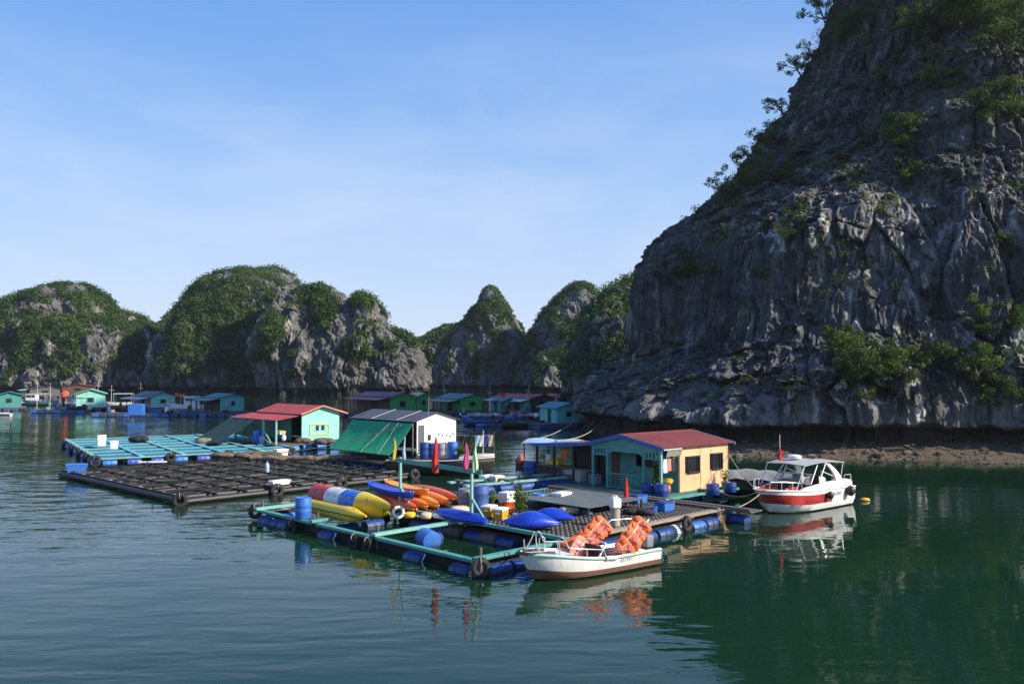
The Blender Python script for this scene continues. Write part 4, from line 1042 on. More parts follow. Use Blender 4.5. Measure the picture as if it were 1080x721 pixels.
t = furled_flag('red furled flag on a white pole above the speedboat canopy', RBW(2.85,.6,2.14), .62, .26, F_RED, 0, WHITE, 4, 1.15)
bu = thing('mooring_buoy', 'small yellow buoy floating behind the speedboat stern', 'buoy', G(910,527,0)); m = MB(); m.blob((0,0,.03),(.24,.15,.12),12,8,.8); m.build('buoy_body', YELLOW, bu); m = MB(); m.torus((0,0,.16),(1,0,0),.05,.012,10,5); m.build('buoy_ring', BLACK, bu)

# ------------------------------------------------------------------ roofs and houses
def corrugated(p00, p10, p01, p11, mat, name, parent, pitch=.22, amp=.022, th=.03):
    """roof sheet: ribs run from edge p00-p10 down to p01-p11"""
    p00, p10, p01, p11 = map(Vector, (p00, p10, p01, p11)); L_ = (p10-p00).length; n = max(6, int(L_/pitch*6))
    nn = (p10-p00).cross(p01-p00).normalized()
    if nn.z < 0: nn = -nn
    gr_ = []
    for j in range(2):
        row = []
        for i in range(n+1):
            t = i/n; a = p00.lerp(p10, t); b = p01.lerp(p11, t); ph = (t*L_/pitch) % 1
            row.append((a if j == 0 else b)+nn*amp*(1-min(1, abs(ph-.5)*5)))
        gr_.append(row)
    m = MB(); m.sheet(gr_, th); return m.build(name, mat, parent, 25)
ROOFR = paint('red_roof_sheet', (.19,.036,.030), .7, .4, (.15,.08,.06), .9)
ROOFR2 = paint('crimson_roof_sheet', (.38,.055,.046), .6, .3, (.3,.12,.1), .9)
ROOFG = paint('charcoal_roof_sheet', (.062,.066,.078), .45, .3, (.15,.14,.13), .8)
ROOFT = paint('teal_roof_sheet', (.03,.17,.18), .5, .25, (.08,.12,.12), .9)
ROOFM = paint('maroon_roof_sheet', (.26,.04,.085), .5, .25, (.1,.04,.04), .9)
ROOFGR = paint('dark_green_roof_sheet', (.03,.16,.11), .5, .3, (.1,.14,.1), .9)
BLUEB = paint('blue_barge_paint', (.02,.10,.38), .5, .25, (.1,.1,.14), 1.5)
CREAMY = paint('apricot_wall_paint', (.74,.47,.26), .7, .5, (.38,.24,.12), 1.1)
WHITEW = paint('white_wall_paint', (.80,.79,.75), .7, .35, (.4,.36,.3), 1.1)
GREENW = paint('bright_green_paint', (.05,.42,.11), .6, .3, (.03,.15,.06), 1.2)
MAUVE = paint('mauve_wall_paint', (.36,.31,.40), .7, .3, (.15,.13,.15), 1)
SHUT = paint('dark_shutter', (.025,.02,.018), .5, .2, (.06,.05,.04), 2)
GUT = paint('pale_trim', (.55,.55,.53), .6, .3)
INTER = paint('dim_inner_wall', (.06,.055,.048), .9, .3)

# yellow house with the teal porch
HO = Vector(G(696.5,522,.45)); HYAW = R(41)
hs = thing('floating_house', 'apricot walled house with red roof and teal arched porch', 'house', (HO.x, HO.y, 0), HYAW)
CH, SH = math.cos(HYAW), math.sin(HYAW)
def HW(x, y, z): return Vector((HO.x+x*CH-y*SH, HO.y+x*SH+y*CH, z))
fz = .50
def window_hole_wall(m, x0, x1, z0, z1, y, th, holes):
    xs = sorted({x0, x1, *[h[0] for h in holes], *[h[1] for h in holes]})
    for a, b in zip(xs, xs[1:]):
        hh = [h for h in holes if h[0] <= a and h[1] >= b]
        if not hh: m.box(((a+b)/2, y, (z0+z1)/2), (b-a, th, z1-z0))
        else:
            h = hh[0]; m.box(((a+b)/2, y, (z0+h[2])/2), (b-a, th, h[2]-z0)); m.box(((a+b)/2, y, (h[3]+z1)/2), (b-a, th, z1-h[3]))
H1 = 2.62
wins = [(1.95,2.75,1.36,2.05),(3.85,4.55,1.40,2.08)]
m = MB(); window_hole_wall(m, 1.3, 5.1, fz, H1, .04, .08, wins); m.build('side_wall', CREAMY, hs)
m = MB(); m.box((5.06,2.3,1.55),(.08,4.4,2.1)); m.box((3.2,4.56,1.55),(3.8,.08,2.1)); m.build('back_wall', TEALW, hs)
m = MB(); m.box((1.34,.47,1.56),(.08,.78,2.12)); m.box((1.34,2.4,2.35),(.08,4.3,.55)); m.box((1.34,2.25,1.0),(.08,2.75,1.0)); m.box((1.34,1.15,1.79),(.08,.56,.58)); m.box((1.34,3.1,1.79),(.08,1.0,.58)); m.box((1.34,4.4,1.3),(.08,.4,1.6))
m.build('porch_wall', TEALW, hs)
for x in (1.34, 2.9, 3.75, 5.06):
    t = MB(); t.box((x, -.008, 1.56), (.045, .03, 2.1)); t.build('wall_batten', CREAMY, hs)
for a, b, c, d_ in wins:
    t = MB(); t.box(((a+b)/2, -.03, c-.03),(b-a+.14,.09,.06)); t.box(((a+b)/2,-.03,d_+.03),(b-a+.14,.09,.06)); t.box((a-.03,-.03,(c+d_)/2),(.06,.09,d_-c)); t.box((b+.03,-.03,(c+d_)/2),(.06,.09,d_-c))
    wf = t.build('window', SHUT, hs)
    t = MB(); t.box(((a+b)/2, .05, (c+d_)/2),(b-a,.02,d_-c)); t.build('pane', GLASS, wf)
    t = MB()
    for k in range(5): t.cyl((a+(b-a)*(k+.5)/5,.01,c),(a+(b-a)*(k+.5)/5,.01,d_),.012,n=5)
    t.build('grille', SHUT, wf)
    t = MB(); t.box((a-.16,-.05,(c+d_)/2+.02),(.04,.20,d_-c+.08), rz=R(35)); t.build('shutter', SHUT, wf)
t = MB(); t.box((1.33,1.85,1.79),(.05,.84,.58)); pw_ = t.build('porch_window', SHUT, hs)
t = MB()
for k in range(7): t.cyl((1.27,1.48+k*.125,1.5),(1.27,1.48+k*.125,2.08),.012,n=5)
t.build('grille', SHUT, pw_)
t = MB(); t.box((1.36,3.9,1.25),(.05,.62,1.5)); t.build('door', BROWNW, hs)
m = MB(); m.box((2.5,2.35,fz-.06),(5.5,5.0,.10)); m.box((1.5,6.6,fz-.06),(3.4,3.5,.10)); m.build('floor', paint('teal_floor_boards', (.045,.15,.14), .6, .5), hs)
# roof
apy, apz = 2.35, 3.06
e0 = (-.12,-.22,2.58); e1 = (5.35,-.22,2.58); r0 = (-.12,apy,apz); r1 = (5.35,apy,apz); b0 = (-.12,4.75,2.52); b1 = (5.35,4.75,2.52)
corrugated(r0, r1, e0, e1, ROOFR, 'roof', hs, .30, .02); corrugated(r1, r0, b1, b0, ROOFR, 'roof', hs, .30, .02)
m = MB(); m.beam((-.12,apy,apz+.03),(5.35,apy,apz+.03),.26,.04); m.build('ridge_cap', ROOFR, hs)
m = MB()
for a, b in ((r0, e0),(r0, b0),(b0, (-.12,8.5,2.27))): m.beam((a[0]-.03,a[1],a[2]-.03),(b[0]-.03,b[1],b[2]-.03),.035,.17)
m.build('barge_board', BLUEB, hs)
m = MB(); m.beam((5.38,apy,apz-.01),(5.38,-.25,2.55),.03,.13); m.build('end_trim', paint('pale_blue_trim', (.30,.36,.50), .6), hs)
m = MB(); m.beam((-.1,-.24,2.53),(1.2,-.24,2.53),.03,.06); m.build('gutter', GUT, hs)
# gable over the porch
m = MB(); m.prism([(.02,0,2.42),(.02,4.5,2.42),(.02,4.5,2.50),(.02,apy,2.98),(.02,0,2.52)], (.06,0,0)); m.build('porch_gable', TEAL, hs)
PY = [.05, 1.05, 3.3, 4.25]
for y in PY:
    m = MB(); m.box((.05,y,(fz+2.42)/2),(.11,.11,2.42-fz)); m.build('porch_post', TEAL if y > .5 else TEALP, hs, bevel=.01)
for y0, y1 in ((.05,1.05),(3.3,4.25)):
    m = MB(); m.box((.05,(y0+y1)/2,2.06),(.07,y1-y0,.06)); m.box((.05,(y0+y1)/2,2.38),(.07,y1-y0,.08))
    for k in range(5): m.box((.05,y0+(y1-y0)*(k+.5)/5,2.22),(.06,.09,.3))
    m.build('frieze', TEAL, hs)
m = MB(); arc = [(.04,1.1,2.42),(.04,3.25,2.42),(.04,3.25,1.95)]+[(.04,3.25-.35*(1-math.cos(a)),1.95+.30*math.sin(a)) for a in np.linspace(.2, math.pi/2, 6)]+[(.04,1.1+.35*(1-math.cos(a)),1.95+.30*math.sin(a)) for a in np.linspace(math.pi/2, .2, 6)]+[(.04,1.1,1.95)]
m.prism(arc, (.06,0,0)); m.build('arch', TEAL, hs)
def railing(y0, y1, x, z0, h, parent, mat, n, name='railing'):
    m = MB(); m.box((x,(y0+y1)/2,z0+h),(.05,abs(y1-y0),.05)); m.box((x,(y0+y1)/2,z0+.08),(.04,abs(y1-y0),.04))
    for k in range(n): m.cyl((x,y0+(y1-y0)*(k+.5)/n,z0+.08),(x,y0+(y1-y0)*(k+.5)/n,z0+h),.014,n=5)
    return m.build(name, mat, parent)
railing(1.1, 3.25, .05, fz, .72, hs, TEAL, 17)
railing(4.3, 8.3, .05, fz, .72, hs, paint('rusty_rail', (.13,.10,.085), .7, .5), 34)
# left verandah
corrugated((-.12,4.75,2.52),(3.0,4.75,2.52),(-.12,8.5,2.27),(3.0,8.5,2.27), paint('dusty_roof_sheet', (.20,.13,.10), .7, .5), 'verandah_roof', hs, .3, .02)
for x, y in ((.05,8.3),(.05,7.0),(.05,5.6),(2.8,8.3),(2.8,6.5)):
    m = MB(); m.box((x,y,(fz+2.26)/2),(.10,.10,2.26-fz)); m.build('verandah_post', DARKW, hs)
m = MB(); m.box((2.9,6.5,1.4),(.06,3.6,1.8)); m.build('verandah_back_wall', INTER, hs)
for v in (.4,1.6,2.8,4.0,5.2,6.4,7.6): float_drum(hs, (.25, v, .12), (0,1,0), BLUED)
for v in (1.0,2.2,3.4,4.6): float_drum(hs, (v, .2, .10), (1,0,0), BLUED)
m = MB(); m.beam((-.35,-.4,.40),(-.35,8.9,.40),.2,.12); m.beam((-.3,-.42,.38),(5.6,-.42,.38),.18,.1); m.build('base_beam', TEAL, hs)
# things on the verandah and porch
def hp(x, y, z=fz): return HW(x, y, z)
plant('tall leafy palm in a pot by the right porch post', hp(.30,.50), 1.35, .62, 110, .26, BLUED, 'potted_palm', stems=8)
barrel('blue tub standing at the right front corner of the teal porch', hp(-.15,-.15,.46), BLUED, .31, .55)
barrel('blue tub just left of the porch corner post', hp(-.05,.75,.46), BLUED, .28, .48)
barrel('blue tub under the windowsill side of the apricot wall', hp(3.0,-.62,.30), BLUED, .30, .5)
barrel('blue tub at the far end of the apricot wall', hp(4.4,-.62,.30), BLUED, .28, .45)
plant('small potted plant below the second window of the apricot wall', hp(4.25,-.45,.48), .55, .35, 130, .10, GREYM)
barrel('blue drum standing at the left end of the verandah', hp(.1,8.85,.46), BLUED, .36, .85)
bs = thing('fruit_basin', 'tilted yellow basin of clutter beside the porch corner', 'basin', hp(.35,-.05,.95)); bs.rotation_euler = (R(-35),0,0)
m = MB(); m.lathe([(.02,.0),(.2,.0),(.3,.15),(.32,.16),(.27,.15),(.18,.03),(.02,.03)], n=18); m.build('basin_bowl', F_YEL, bs)
m = MB(); m.blob((0,0,-.2),(.16,.16,.22),12,8); m.build('basin_stand', REDO, bs)
cl_ = thing('clothes_line', 'thin line of washing hung between the porch post and the apricot wall', 'clothes line', hp(.65,.02,2.1), HYAW)
m = MB(); m.tube([(-.55,0,.02),(.0,0,-.03),(.6,0,.02)], .008, 5); m.build('line', WHITE, cl_)
for x, c_, w_, h_, lb in [(-.35,VESTS,.28,.62,'pale lilac shirt hanging nearest the porch post'),(-.05,VESTP,.22,.55,'pale pink cloth in the middle of the porch washing'),(.25,BLACK,.30,.60,'black shirt hanging nearest the apricot wall')]:
    m = MB(); m.sheet([[(i*w_/6-w_/2, .03*math.sin(i*1.3+j*.5), -j*h_/6) for i in range(7)] for j in range(7)], .02)
    o = m.build('hung_shirt', c_, None, 60); o.location = hp(.65+x, 0, 2.08); o.rotation_euler = (0,0,HYAW); tag(o, lb, 'shirt', 'washing by the porch')
m = MB(); m.sheet([[(i*.13, .12*j/4, -.36*j/4-.02*math.sin(i*1.7)) for i in range(9)] for j in range(5)], .02); o = m.build('awning', cloth('faded_awning', (.32,.34,.26), (.22,.22,.17)), hs); o.location = (.22,-.22,2.55)
cooler('long white chest behind the verandah railing', hp(.7,6.2), HYAW+R(90), (1.35,.5,.48), WHITEP, WHITEP, 'freezer_chest', .05)
cooler('small pale chest right of the long white chest', hp(.7,4.75), HYAW+R(90), (.5,.45,.4), MAUVE, MAUVE, 'storage_chest', .05)
life_vest('orange life jacket hanging under the verandah roof', hp(.8,7.0,1.45), (0,0,HYAW-R(90)), VEST, 'life jackets on the verandah')
cooler('yellow crate on the verandah shelf under the orange life jacket', hp(.6,7.5,1.22), HYAW+R(90), (.9,.4,.22), F_YEL, F_YEL, 'storage_crate', .03)
sh_ = thing('timber_shelf', 'brown timber shelf at the left end of the verandah', 'shelf', hp(.6,7.4), HYAW); m = MB(); m.box((0,0,.69),(.5,1.5,.04)); m.build('board', BROWNW, sh_)
for y in (-.65,.65):
    m = MB(); m.box((0,y,.335),(.4,.06,.67)); m.build('leg', BROWNW, sh_)
barrel('white tub standing on the verandah shelf', hp(.6,7.95,1.22), WHITEP, .18, .5)
# boat with pale blue awning behind the verandah
sb = thing('awning_boat', 'dark wooden boat under a pale blue awning beyond the verandah', 'boat', HW(2.6,9.6,0), R(150))
st2 = []
for k in range(15):
    s = k/14; hb = .75*(1-(2*s-1)**4)**.6+.03
    st2.append((s*5-2.5, hb, .75+.35*abs(2*s-1)**2.2, .75, -.1, .6, .3, 0))
weld(hull_mb(st2, .25, .06).build('hull', [BLACK, BLACK, BLACK, BLACK, DARKW], sb))
m = MB(); m.sheet([[(-1.6+3.2*i/10, -.95+1.9*j/8, 2.12+.22*math.sin(j/8*math.pi)+.04*math.sin(i)) for i in range(11)] for j in range(9)], .02); m.build('awning_roof', cloth('pale_blue_canvas', (.38,.52,.72), (.28,.42,.64)), sb)
m = MB()
for x in (-1.5,0,1.5):
    for y in (-.8,.8): m.cyl((x,y,.6),(x,y,2.16),.035,n=6)
m.build('awning_post', BLACK, sb)
bb2 = thing('hanging_float', 'faded red float hanging at the end of the awning boat', 'float', Vector(AT(549,484,46.5))); m = MB(); m.blob((0,0,0),(.2,.2,.3),12,8); m.build('float_body', paint('faded_red', (.35,.10,.08), .7, .4), bb2); m = MB(); m.tube([(0,0,.3),(.05,0,.9)], .012, 5); m.build('float_line', ROPE, bb2)
t = thing('outboard_motor', 'grey tilted outboard motor at the landing left of the blue drum', 'motor', AT(545,511,44)); t.rotation_euler = (0, R(15), .5)
m = MB(); m.loft([[(sx*.18*k, sy*.14*k, z) for sx, sy in ((-1,-1),(1,-1),(1,1),(-1,1))] for k, z in ((.7,.2),(1,.3),(1,.62),(.6,.74))]); m.build('cowl', paint('pale_grey', (.4,.43,.46), .5), t, bevel=.03); m = MB(); m.box((0,0,-.25),(.14,.1,.95)); m.build('motor_leg', GREYM, t)

# white boathouse with the green awning
WO = Vector(AT(440,480,52)); WYAW = R(44)
wh = thing('floating_house', 'white gabled boathouse with charcoal roof and big green side awning', 'house', (WO.x, WO.y, 0), WYAW)
g0, wz, az = 1.0, 3.12, 3.55
m = MB(); m.prism([(0,0,g0),(3.1,0,g0),(3.1,0,wz),(1.55,0,az),(0,0,wz)], (0,.08,0)); m.build('gable_wall', WHITEW, wh)
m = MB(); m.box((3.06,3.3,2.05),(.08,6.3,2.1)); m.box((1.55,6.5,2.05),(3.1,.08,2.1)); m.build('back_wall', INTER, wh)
m = MB(); m.box((.28,-.02,1.95),(.52,.05,1.75)); dd = m.build('door', paint('grey_door', (.10,.115,.14), .5), wh)
m = MB(); m.box((.0,-.03,2.0),(.08,.06,2.1)); m.build('door_frame', WHITEW, wh)
m = MB(); m.box((.95,-.015,2.05),(.22,.04,.34)); m.build('wall_vent', SHUT, wh)
m = MB()
for x, z in ((1.7,2.2),(2.0,2.12),(2.35,2.15),(2.6,2.05),(2.85,2.2)): m.box((x,-.012,z),(.09,.02,.16), rot=Matrix.Rotation(x*3, 3, 'Y'))
m.build('wall_stain', GREYM, wh)
corrugated((1.55,-.15,az+.04),(1.55,6.9,az+.04),(-.35,-.15,wz-.06),(-.35,6.9,wz-.06), ROOFG, 'roof', wh, .32, .022)
corrugated((1.55,6.9,az+.04),(1.55,-.15,az+.04),(3.4,6.9,wz-.06),(3.4,-.15,wz-.06), ROOFG, 'roof', wh, .32, .022)
m = MB()
for y in (1.6, 4.3): m.beam((1.55,y,az+.085),(-.35,y,wz-.01),.07,.02)
m.build('roof_batten', GUT, wh)
AWN = cloth('green_awning_mesh', (.010,.37,.165), (.010,.29,.125), 50)
m = MB(); gg = []
for j in range(13):
    t = j/12; gg.append([(-.35-1.75*t-.08*math.sin(math.pi*t)*0, -.05+6.6*i/20, 2.95-1.80*t-.16*math.sin(math.pi*t)+.03*math.sin(i*1.1)*math.sin(math.pi*t)) for i in range(21)])
m.sheet(gg, .02); aw = m.build('awning', AWN, wh, 60)
m = MB(); m.beam((-.35,2.1,3.0),(-2.12,2.9,1.18),.018,.018); m.beam((-.37,1.3,3.0),(-2.14,1.0,1.18),.012,.012); m.build('awning_rope', paint('pale_line', (.55,.62,.5), .8), aw)
m = MB(); m.cyl((-2.12,-.1,1.15),(-2.12,6.6,1.15),.03,n=6); m.build('awning_bar', GREYW, aw)
m = MB(); m.box((1.5,3.2,.72),(3.6,7.2,.14)); m.box((-1.2,3.6,.60),(2.2,6.8,.08)); m.build('floor', DARKW, wh)
for v in (.3,1.5,2.7,3.9,5.1,6.3):
    float_drum(wh, (-1.9, v, .22), (0,1,0), BLUED)
    float_drum(wh, (.3, v, .25), (0,1,0), BLUED)
for y in (.1,3.2,6.4):
    m = MB(); m.box((-.25,y,1.9),(.09,.09,2.2)); m.build('eave_post', GREYW, wh)
m = MB(); m.tube([(.8,-.1,az-.2),(.82,-.12,az+1.0)], .012, 5); m.build('aerial', STEEL, wh)
BLACKH = paint('tarred_hull', (.008,.008,.009), .6, .12, (.04,.035,.03), 2)
# dark hulled boat in front of it with drums and plants
DB = Vector(AT(478,497,51)); 
db = thing('wooden_boat', 'black hulled wooden boat carrying drums and plants before the white boathouse', 'boat', (DB.x-.2, DB.y, 0), R(-6))
st3 = []
for k in range(23):
    s = k/22; x = -3.6+6.3*s; hb = 1.05*(1-max(0, (s-.55)/.45)**2.4)**.8+.02
    st3.append((x, hb, .92+.16*smooth(.5, 1, s), .8, -.15, .80, .35, -.25*smooth(.7, 1, s)))
weld(hull_mb(st3, .86, .10).build('hull', [GREYW, BLACKH, BLACKH, BLACKH, GREYW], db))
m = MB(); m.loft([[(x, -max(hb-.05,.02), zs+.02), (x, max(hb-.05,.02), zs+.02), (x, max(hb*.4,.02), zs+.16), (x, -max(hb*.4,.02), zs+.16)] for x, hb, zs, *_ in st3[15:]]); m.build('foredeck', paint('pale_foredeck', (.5,.49,.46), .6, .4), db)
m = MB(); m.tube([(st_[0], -(st_[1]+.02), st_[2]-.04) for st_ in st3], .04, 6); m.build('rub_strake', GUT, db)
m = MB(); m.tube([(2.0,.0,1.0),(2.02,0,2.6)], .03, 6); m.tube([(-.9,.0,1.0),(-.9,0,2.9)], .02, 6); m.build('mast', STEEL, db)
def DBW(x, y, z): a = R(-6); return Vector((DB.x-.2+x*math.cos(a)-y*math.sin(a), DB.y+x*math.sin(a)+y*math.cos(a), z))
dcol = [(448,BLUED,.95,'deep blue drum at the left end of the row on the black boat'),(456,plastic('navy_plastic',(.012,.04,.22)),.9,'navy drum second in the row on the black boat'),(466,MAUVE,.92,'mauve grey drum in the middle of the row on the black boat'),(472,paint('pale_drum',(.42,.44,.46),.5,.4),.95,'pale grey drum near the right end of the row on the black boat'),(477.5,BLUEL,1.0,'light blue drum at the right end of the row on the black boat')]
for px, mt, h, lb in dcol:
    x = (px-CX)/F*51.2-DB.x+.2; barrel(lb, DBW(x, .1+.15*rng.random(), .90), mt, .30, h)
for px, H, pot, lb in [(486,.5,BROWNW,'leafy green plant in a dark pot on the black boat'),(490,.42,TEALP,'small plant in a pale teal pot on the black boat'),(500,.6,BLACK,'bushy green plant near the pale foredeck of the black boat')]:
    x = (px-CX)/F*50.6-DB.x+.2; plant(lb, DBW(x, -.3, .92), H, .55, 260, .11, pot)
cl2 = thing('clothes_line', 'washing line on poles behind the black wooden boat', 'clothes line', AT(498,478,57))
m = MB(); m.tube([(-1.5,0,1.25),(0,0,1.2),(1.45,0,1.25)], .012, 5); m.build('line', GUT, cl2)
for x in (-1.5,-.6,1.45):
    m = MB(); m.cyl((x,0,-1.0),(x,0,1.5 if x > 1 else 1.3),.03,n=6); m.build('pole', GREYW, cl2)
for i, (x, mt, lb) in enumerate([(-1.1,BLACK,'black shirt left of its neighbours on the washing line'),(-.6,SHUT,'dark brown cloth on the washing line'),(-.1,BLACK,'black trousers hanging in the middle of the washing line'),(.35,F_BLU,'pale blue shirt on the washing line'),(.65,WHITEP,'white shirt on the washing line'),(.95,BLUED,'blue shirt on the washing line'),(1.25,CREAM,'beige towel at the right end of the washing line')]):
    m = MB(); m.sheet([[(a*.3/5-.15, .03*math.sin(a*1.3+b), -b*.72/5) for a in range(6)] for b in range(6)], .02)
    o = m.build('hung_shirt', mt, None, 60); p = AT(498,478,57); o.location = (p[0]+x, p[1], p[2]+1.22); tag(o, lb, 'shirt', 'washing on the line')

# mint house with the crimson roof
MO = Vector(AT(319,465,67)); MYAW = R(44)
mh = thing('floating_house', 'mint gabled house with crimson roof and open lean-to porch', 'house', (MO.x, MO.y, 0), MYAW)
g0 = MO.z
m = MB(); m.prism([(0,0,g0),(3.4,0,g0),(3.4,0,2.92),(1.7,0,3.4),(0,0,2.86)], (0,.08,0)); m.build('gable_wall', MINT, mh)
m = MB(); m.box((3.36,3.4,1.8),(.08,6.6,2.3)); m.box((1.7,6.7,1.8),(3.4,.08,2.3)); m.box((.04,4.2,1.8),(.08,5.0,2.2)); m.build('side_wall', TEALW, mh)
m = MB(); m.box((1.55,-.03,1.95),(1.75,.04,.06)); m.box((1.55,-.03,1.15),(1.75,.04,.06)); m.box((.7,-.03,1.55),(.06,.04,.74)); m.box((2.4,-.03,1.55),(.06,.04,.74)); wf = m.build('window', F_YEL, mh)
m = MB()
for x in (1.28,1.38,1.48,1.78,1.88,1.98): m.box((x,-.03,1.68),(.065,.03,.38))
m.build('grille', SHUT, wf)
corrugated((1.7,-.3,3.45),(1.7,7.0,3.45),(-.25,-.3,2.82),(-.25,7.0,2.82), ROOFR2, 'roof', mh, .34, .022)
corrugated((1.7,7.0,3.45),(1.7,-.3,3.45),(4.0,7.0,2.78),(4.0,-.3,2.78), ROOFR2, 'roof', mh, .34, .022)
m = MB(); m.beam((1.7,-.33,3.44),(4.0,-.33,2.77),.04,.12); m.beam((1.7,-.33,3.44),(-.25,-.33,2.81),.04,.12); m.build('barge_board', paint('salmon_trim', (.55,.20,.15), .6), mh)
corrugated((-.2,-.1,2.72),(-.2,7.6,2.72),(-2.3,-.1,2.42),(-2.3,7.6,2.42), ROOFR2, 'porch_roof', mh, .34, .022)
for y in (.1, 2.1, 4.4, 6.8):
    m = MB(); m.box((-2.15,y,1.5),(.12,.12,1.9)); m.build('porch_post', TEALP if y < 3 else TEAL, mh)
m = MB(); m.beam((-2.15,1.95,1.5),(-2.15,.9,.65),.08,.08); m.beam((-2.15,2.0,.9),(-2.15,1.1,.62),.06,.06); m.build('post_brace', TEALP, mh)
m = MB(); m.box((.6,3.5,.5),(6.0,7.6,.12)); m.build('floor', GREYW, mh)
for y in (.5,1.9,3.3,4.7,6.1):
    float_drum(mh, (-2.2,y,.2),(0,1,0),BLUED); float_drum(mh, (1.0,y,.2),(0,1,0),BLUED)
for x in (-.8, .4, 1.6, 2.8): float_drum(mh, (x,-.1,.2),(1,0,0),BLUEL)
NETT = cloth('dark_teal_net', (.008,.050,.045), (.005,.030,.028), 60)
m = MB(); m.sheet([[(-2.3-3.1*(j/10), 3.2+4.3*i/12, 2.40-1.75*(j/10)**.9+.06*math.sin(i*1.3)) for i in range(13)] for j in range(11)], .03); m.build('net_awning', NETT, mh, 60)
def MW(x, y, z): return Vector((MO.x+x*math.cos(MYAW)-y*math.sin(MYAW), MO.y+x*math.sin(MYAW)+y*math.cos(MYAW), z))
barrel('light blue barrel standing at the porch edge of the mint house', MW(-2.35,2.75,.56), BLUEL, .34, .95)
bl = thing('floating_barrel', 'blue barrel lying on its side by the mint house porch', 'barrel', MW(-2.5,1.9,.86), MYAW+R(60)); m = MB(); drum_mb(m, (0,0,0),(1,0,0),.30,.85); m.build('barrel_body', BLUED, bl); m = MB(); m.cyl((.43,0,.1),(.45,0,.1),.04); m.build('bung', BLUEL, bl)
cooler('yellow lidded basin box hanging inside the mint house porch', MW(-1.3,1.0,1.25), MYAW+R(90), (.8,.5,.2), WHITEP, F_YEL, 'storage_crate')
cooler('white box at the edge of the dark raft below the mint house', G(297,480,.45), MYAW, (.85,.6,.38), WHITEP, WHITEP, 'foam_box')
st_ = thing('gas_bottle', 'white rounded gas bottle on the porch of the mint house', 'gas bottle', MW(-1.6,-.1,.85)); m = MB(); m.blob((0,0,.2),(.17,.17,.24),14,10,.8); m.build('bottle', WHITE, st_); m = MB(); m.cyl((0,0,.42),(0,0,.5),.06); m.build('valve', GREYM, st_)
hz_ = thing('stored_heap', 'brown heap of folded nets beside the mint house', 'nets', MW(.9,-1.0,.5)); m = MB()
for k in range(7): m.blob((rng.normal()*.7, rng.normal()*.25, .15+.1*rng.random()),(.5,.35,.25),10,7)
m.build('net_fold', cloth('brown_net', (.16,.13,.10), (.07,.055,.04)), hz_)
# ------------------------------------------------------------------ the dark raft of fish cages and the blue raft
DO = Vector(G(195,527,.15)); DYAW = R(46)
dr = thing('fish_cage_raft', 'dark grid raft of blackened pipes and timbers holding fish cages', 'raft', (DO.x, DO.y, 0), DYAW)
DU, DV = 13.8, 15.4
TARW = wood('tarred_timber', (.011,.010,.009), (.005,.0045,.004))
PIPE = paint('blackened_pipe', (.010,.0095,.009), .55, .3, (.03,.028,.025), 1.5)
PIPEG = paint('greyed_pipe', (.045,.042,.039), .5, .5, (.05,.045,.04), 1.5)
for k in range(25):
    v = DV*k/24; z = .14+.05*(k % 2)
    m = MB(); m.tube([(DU*i/12, v+.05*math.sin(i*1.1+k), z+.02*math.sin(i*.9+k)) for i in range(13)], .105, 8); m.build('float_pipe', PIPE if k % 3 else PIPEG, dr)
    if k < 24 and k % 2: m = MB(); m.beam((.2, v+.3, .34), (DU-.2, v+.35, .33), .09, .06); m.build('timber', TARW, dr)
for k in range(10):
    u = DU*k/9
    m = MB(); m.beam((u, -.2, .30+.02*(k % 2)), (u, DV+.2, .31+.02*(k % 2)), .09, .09); m.build('cross_timber', TARW, dr)
m = MB(); m.tube([(-.16, DV*i/16, .17) for i in range(17)], .14, 8); m.tube([(DU*i/16, -.16, .13) for i in range(17)], .13, 8); m.build('outer_pipe', PIPE, dr)
pg = None
for k in range(64):
    u, v = round(rng.random()*9)*DU/9, round(rng.random()*24)*DV/24
    if pg is None: m = MB(); m.box((0,0,0), (.06,.06,.24)); pg = o = m.build('peg', DARKW, dr)
    else: o = pg.copy(); col.objects.link(o)
    o.location = (u, v, .42+.06*rng.random()); o.rotation_euler = (.3*rng.normal(), .3*rng.normal(), 0)
sk = None
for k in range(44):
    u, v = rng.random()*DU*.95, rng.random()*DV*.95
    if sk is None: m = MB(); m.beam((-.5,0,0), (.5,0,.03), .06, .05); sk = o = m.build('loose_stick', DARKW, dr)
    else: o = sk.copy(); col.objects.link(o)
    o.location = (u, v, .40+.05*rng.random()); o.rotation_euler = (0, 0, rng.random()*3.1); o.scale = (.5+1.6*rng.random(), 1, 1)
m = MB()
for k in range(34):
    a, b = int(rng.integers(9)), int(rng.integers(12)); u, v = DU*(a+.5)/9, DV*(b+.5)/12
    m.sheet([[(u-.7+1.4*i/5, v-.68+1.36*j/5, .13-.16*math.sin(i/5*math.pi)*math.sin(j/5*math.pi)) for i in range(6)] for j in range(6)], .01)
tag(m.build('net_and_shade_sheet', NETD, dr, 60), kind='stuff')
def DWp(u, v, z): return Vector((DO.x+u*math.cos(DYAW)-v*math.sin(DYAW), DO.y+u*math.sin(DYAW)+v*math.cos(DYAW), z))
tyre('frayed tyre with pale rope at the nearest corner of the dark raft', DWp(-.25,-.25,.22), (R(82),0,DYAW-R(40)), .25, .10)
tyre('tyre hanging left of the middle on the near side of the dark raft', DWp(4.6,-.38,.20), (R(86),0,DYAW), .25, .10)
tyre('tyre hanging right of the middle on the near side of the dark raft', DWp(8.4,-.38,.22), (R(86),0,DYAW), .24, .10)
tyre('tyre hanging at the right end of the near side of the dark raft', DWp(13.3,-.38,.25), (R(86),0,DYAW), .24, .10)
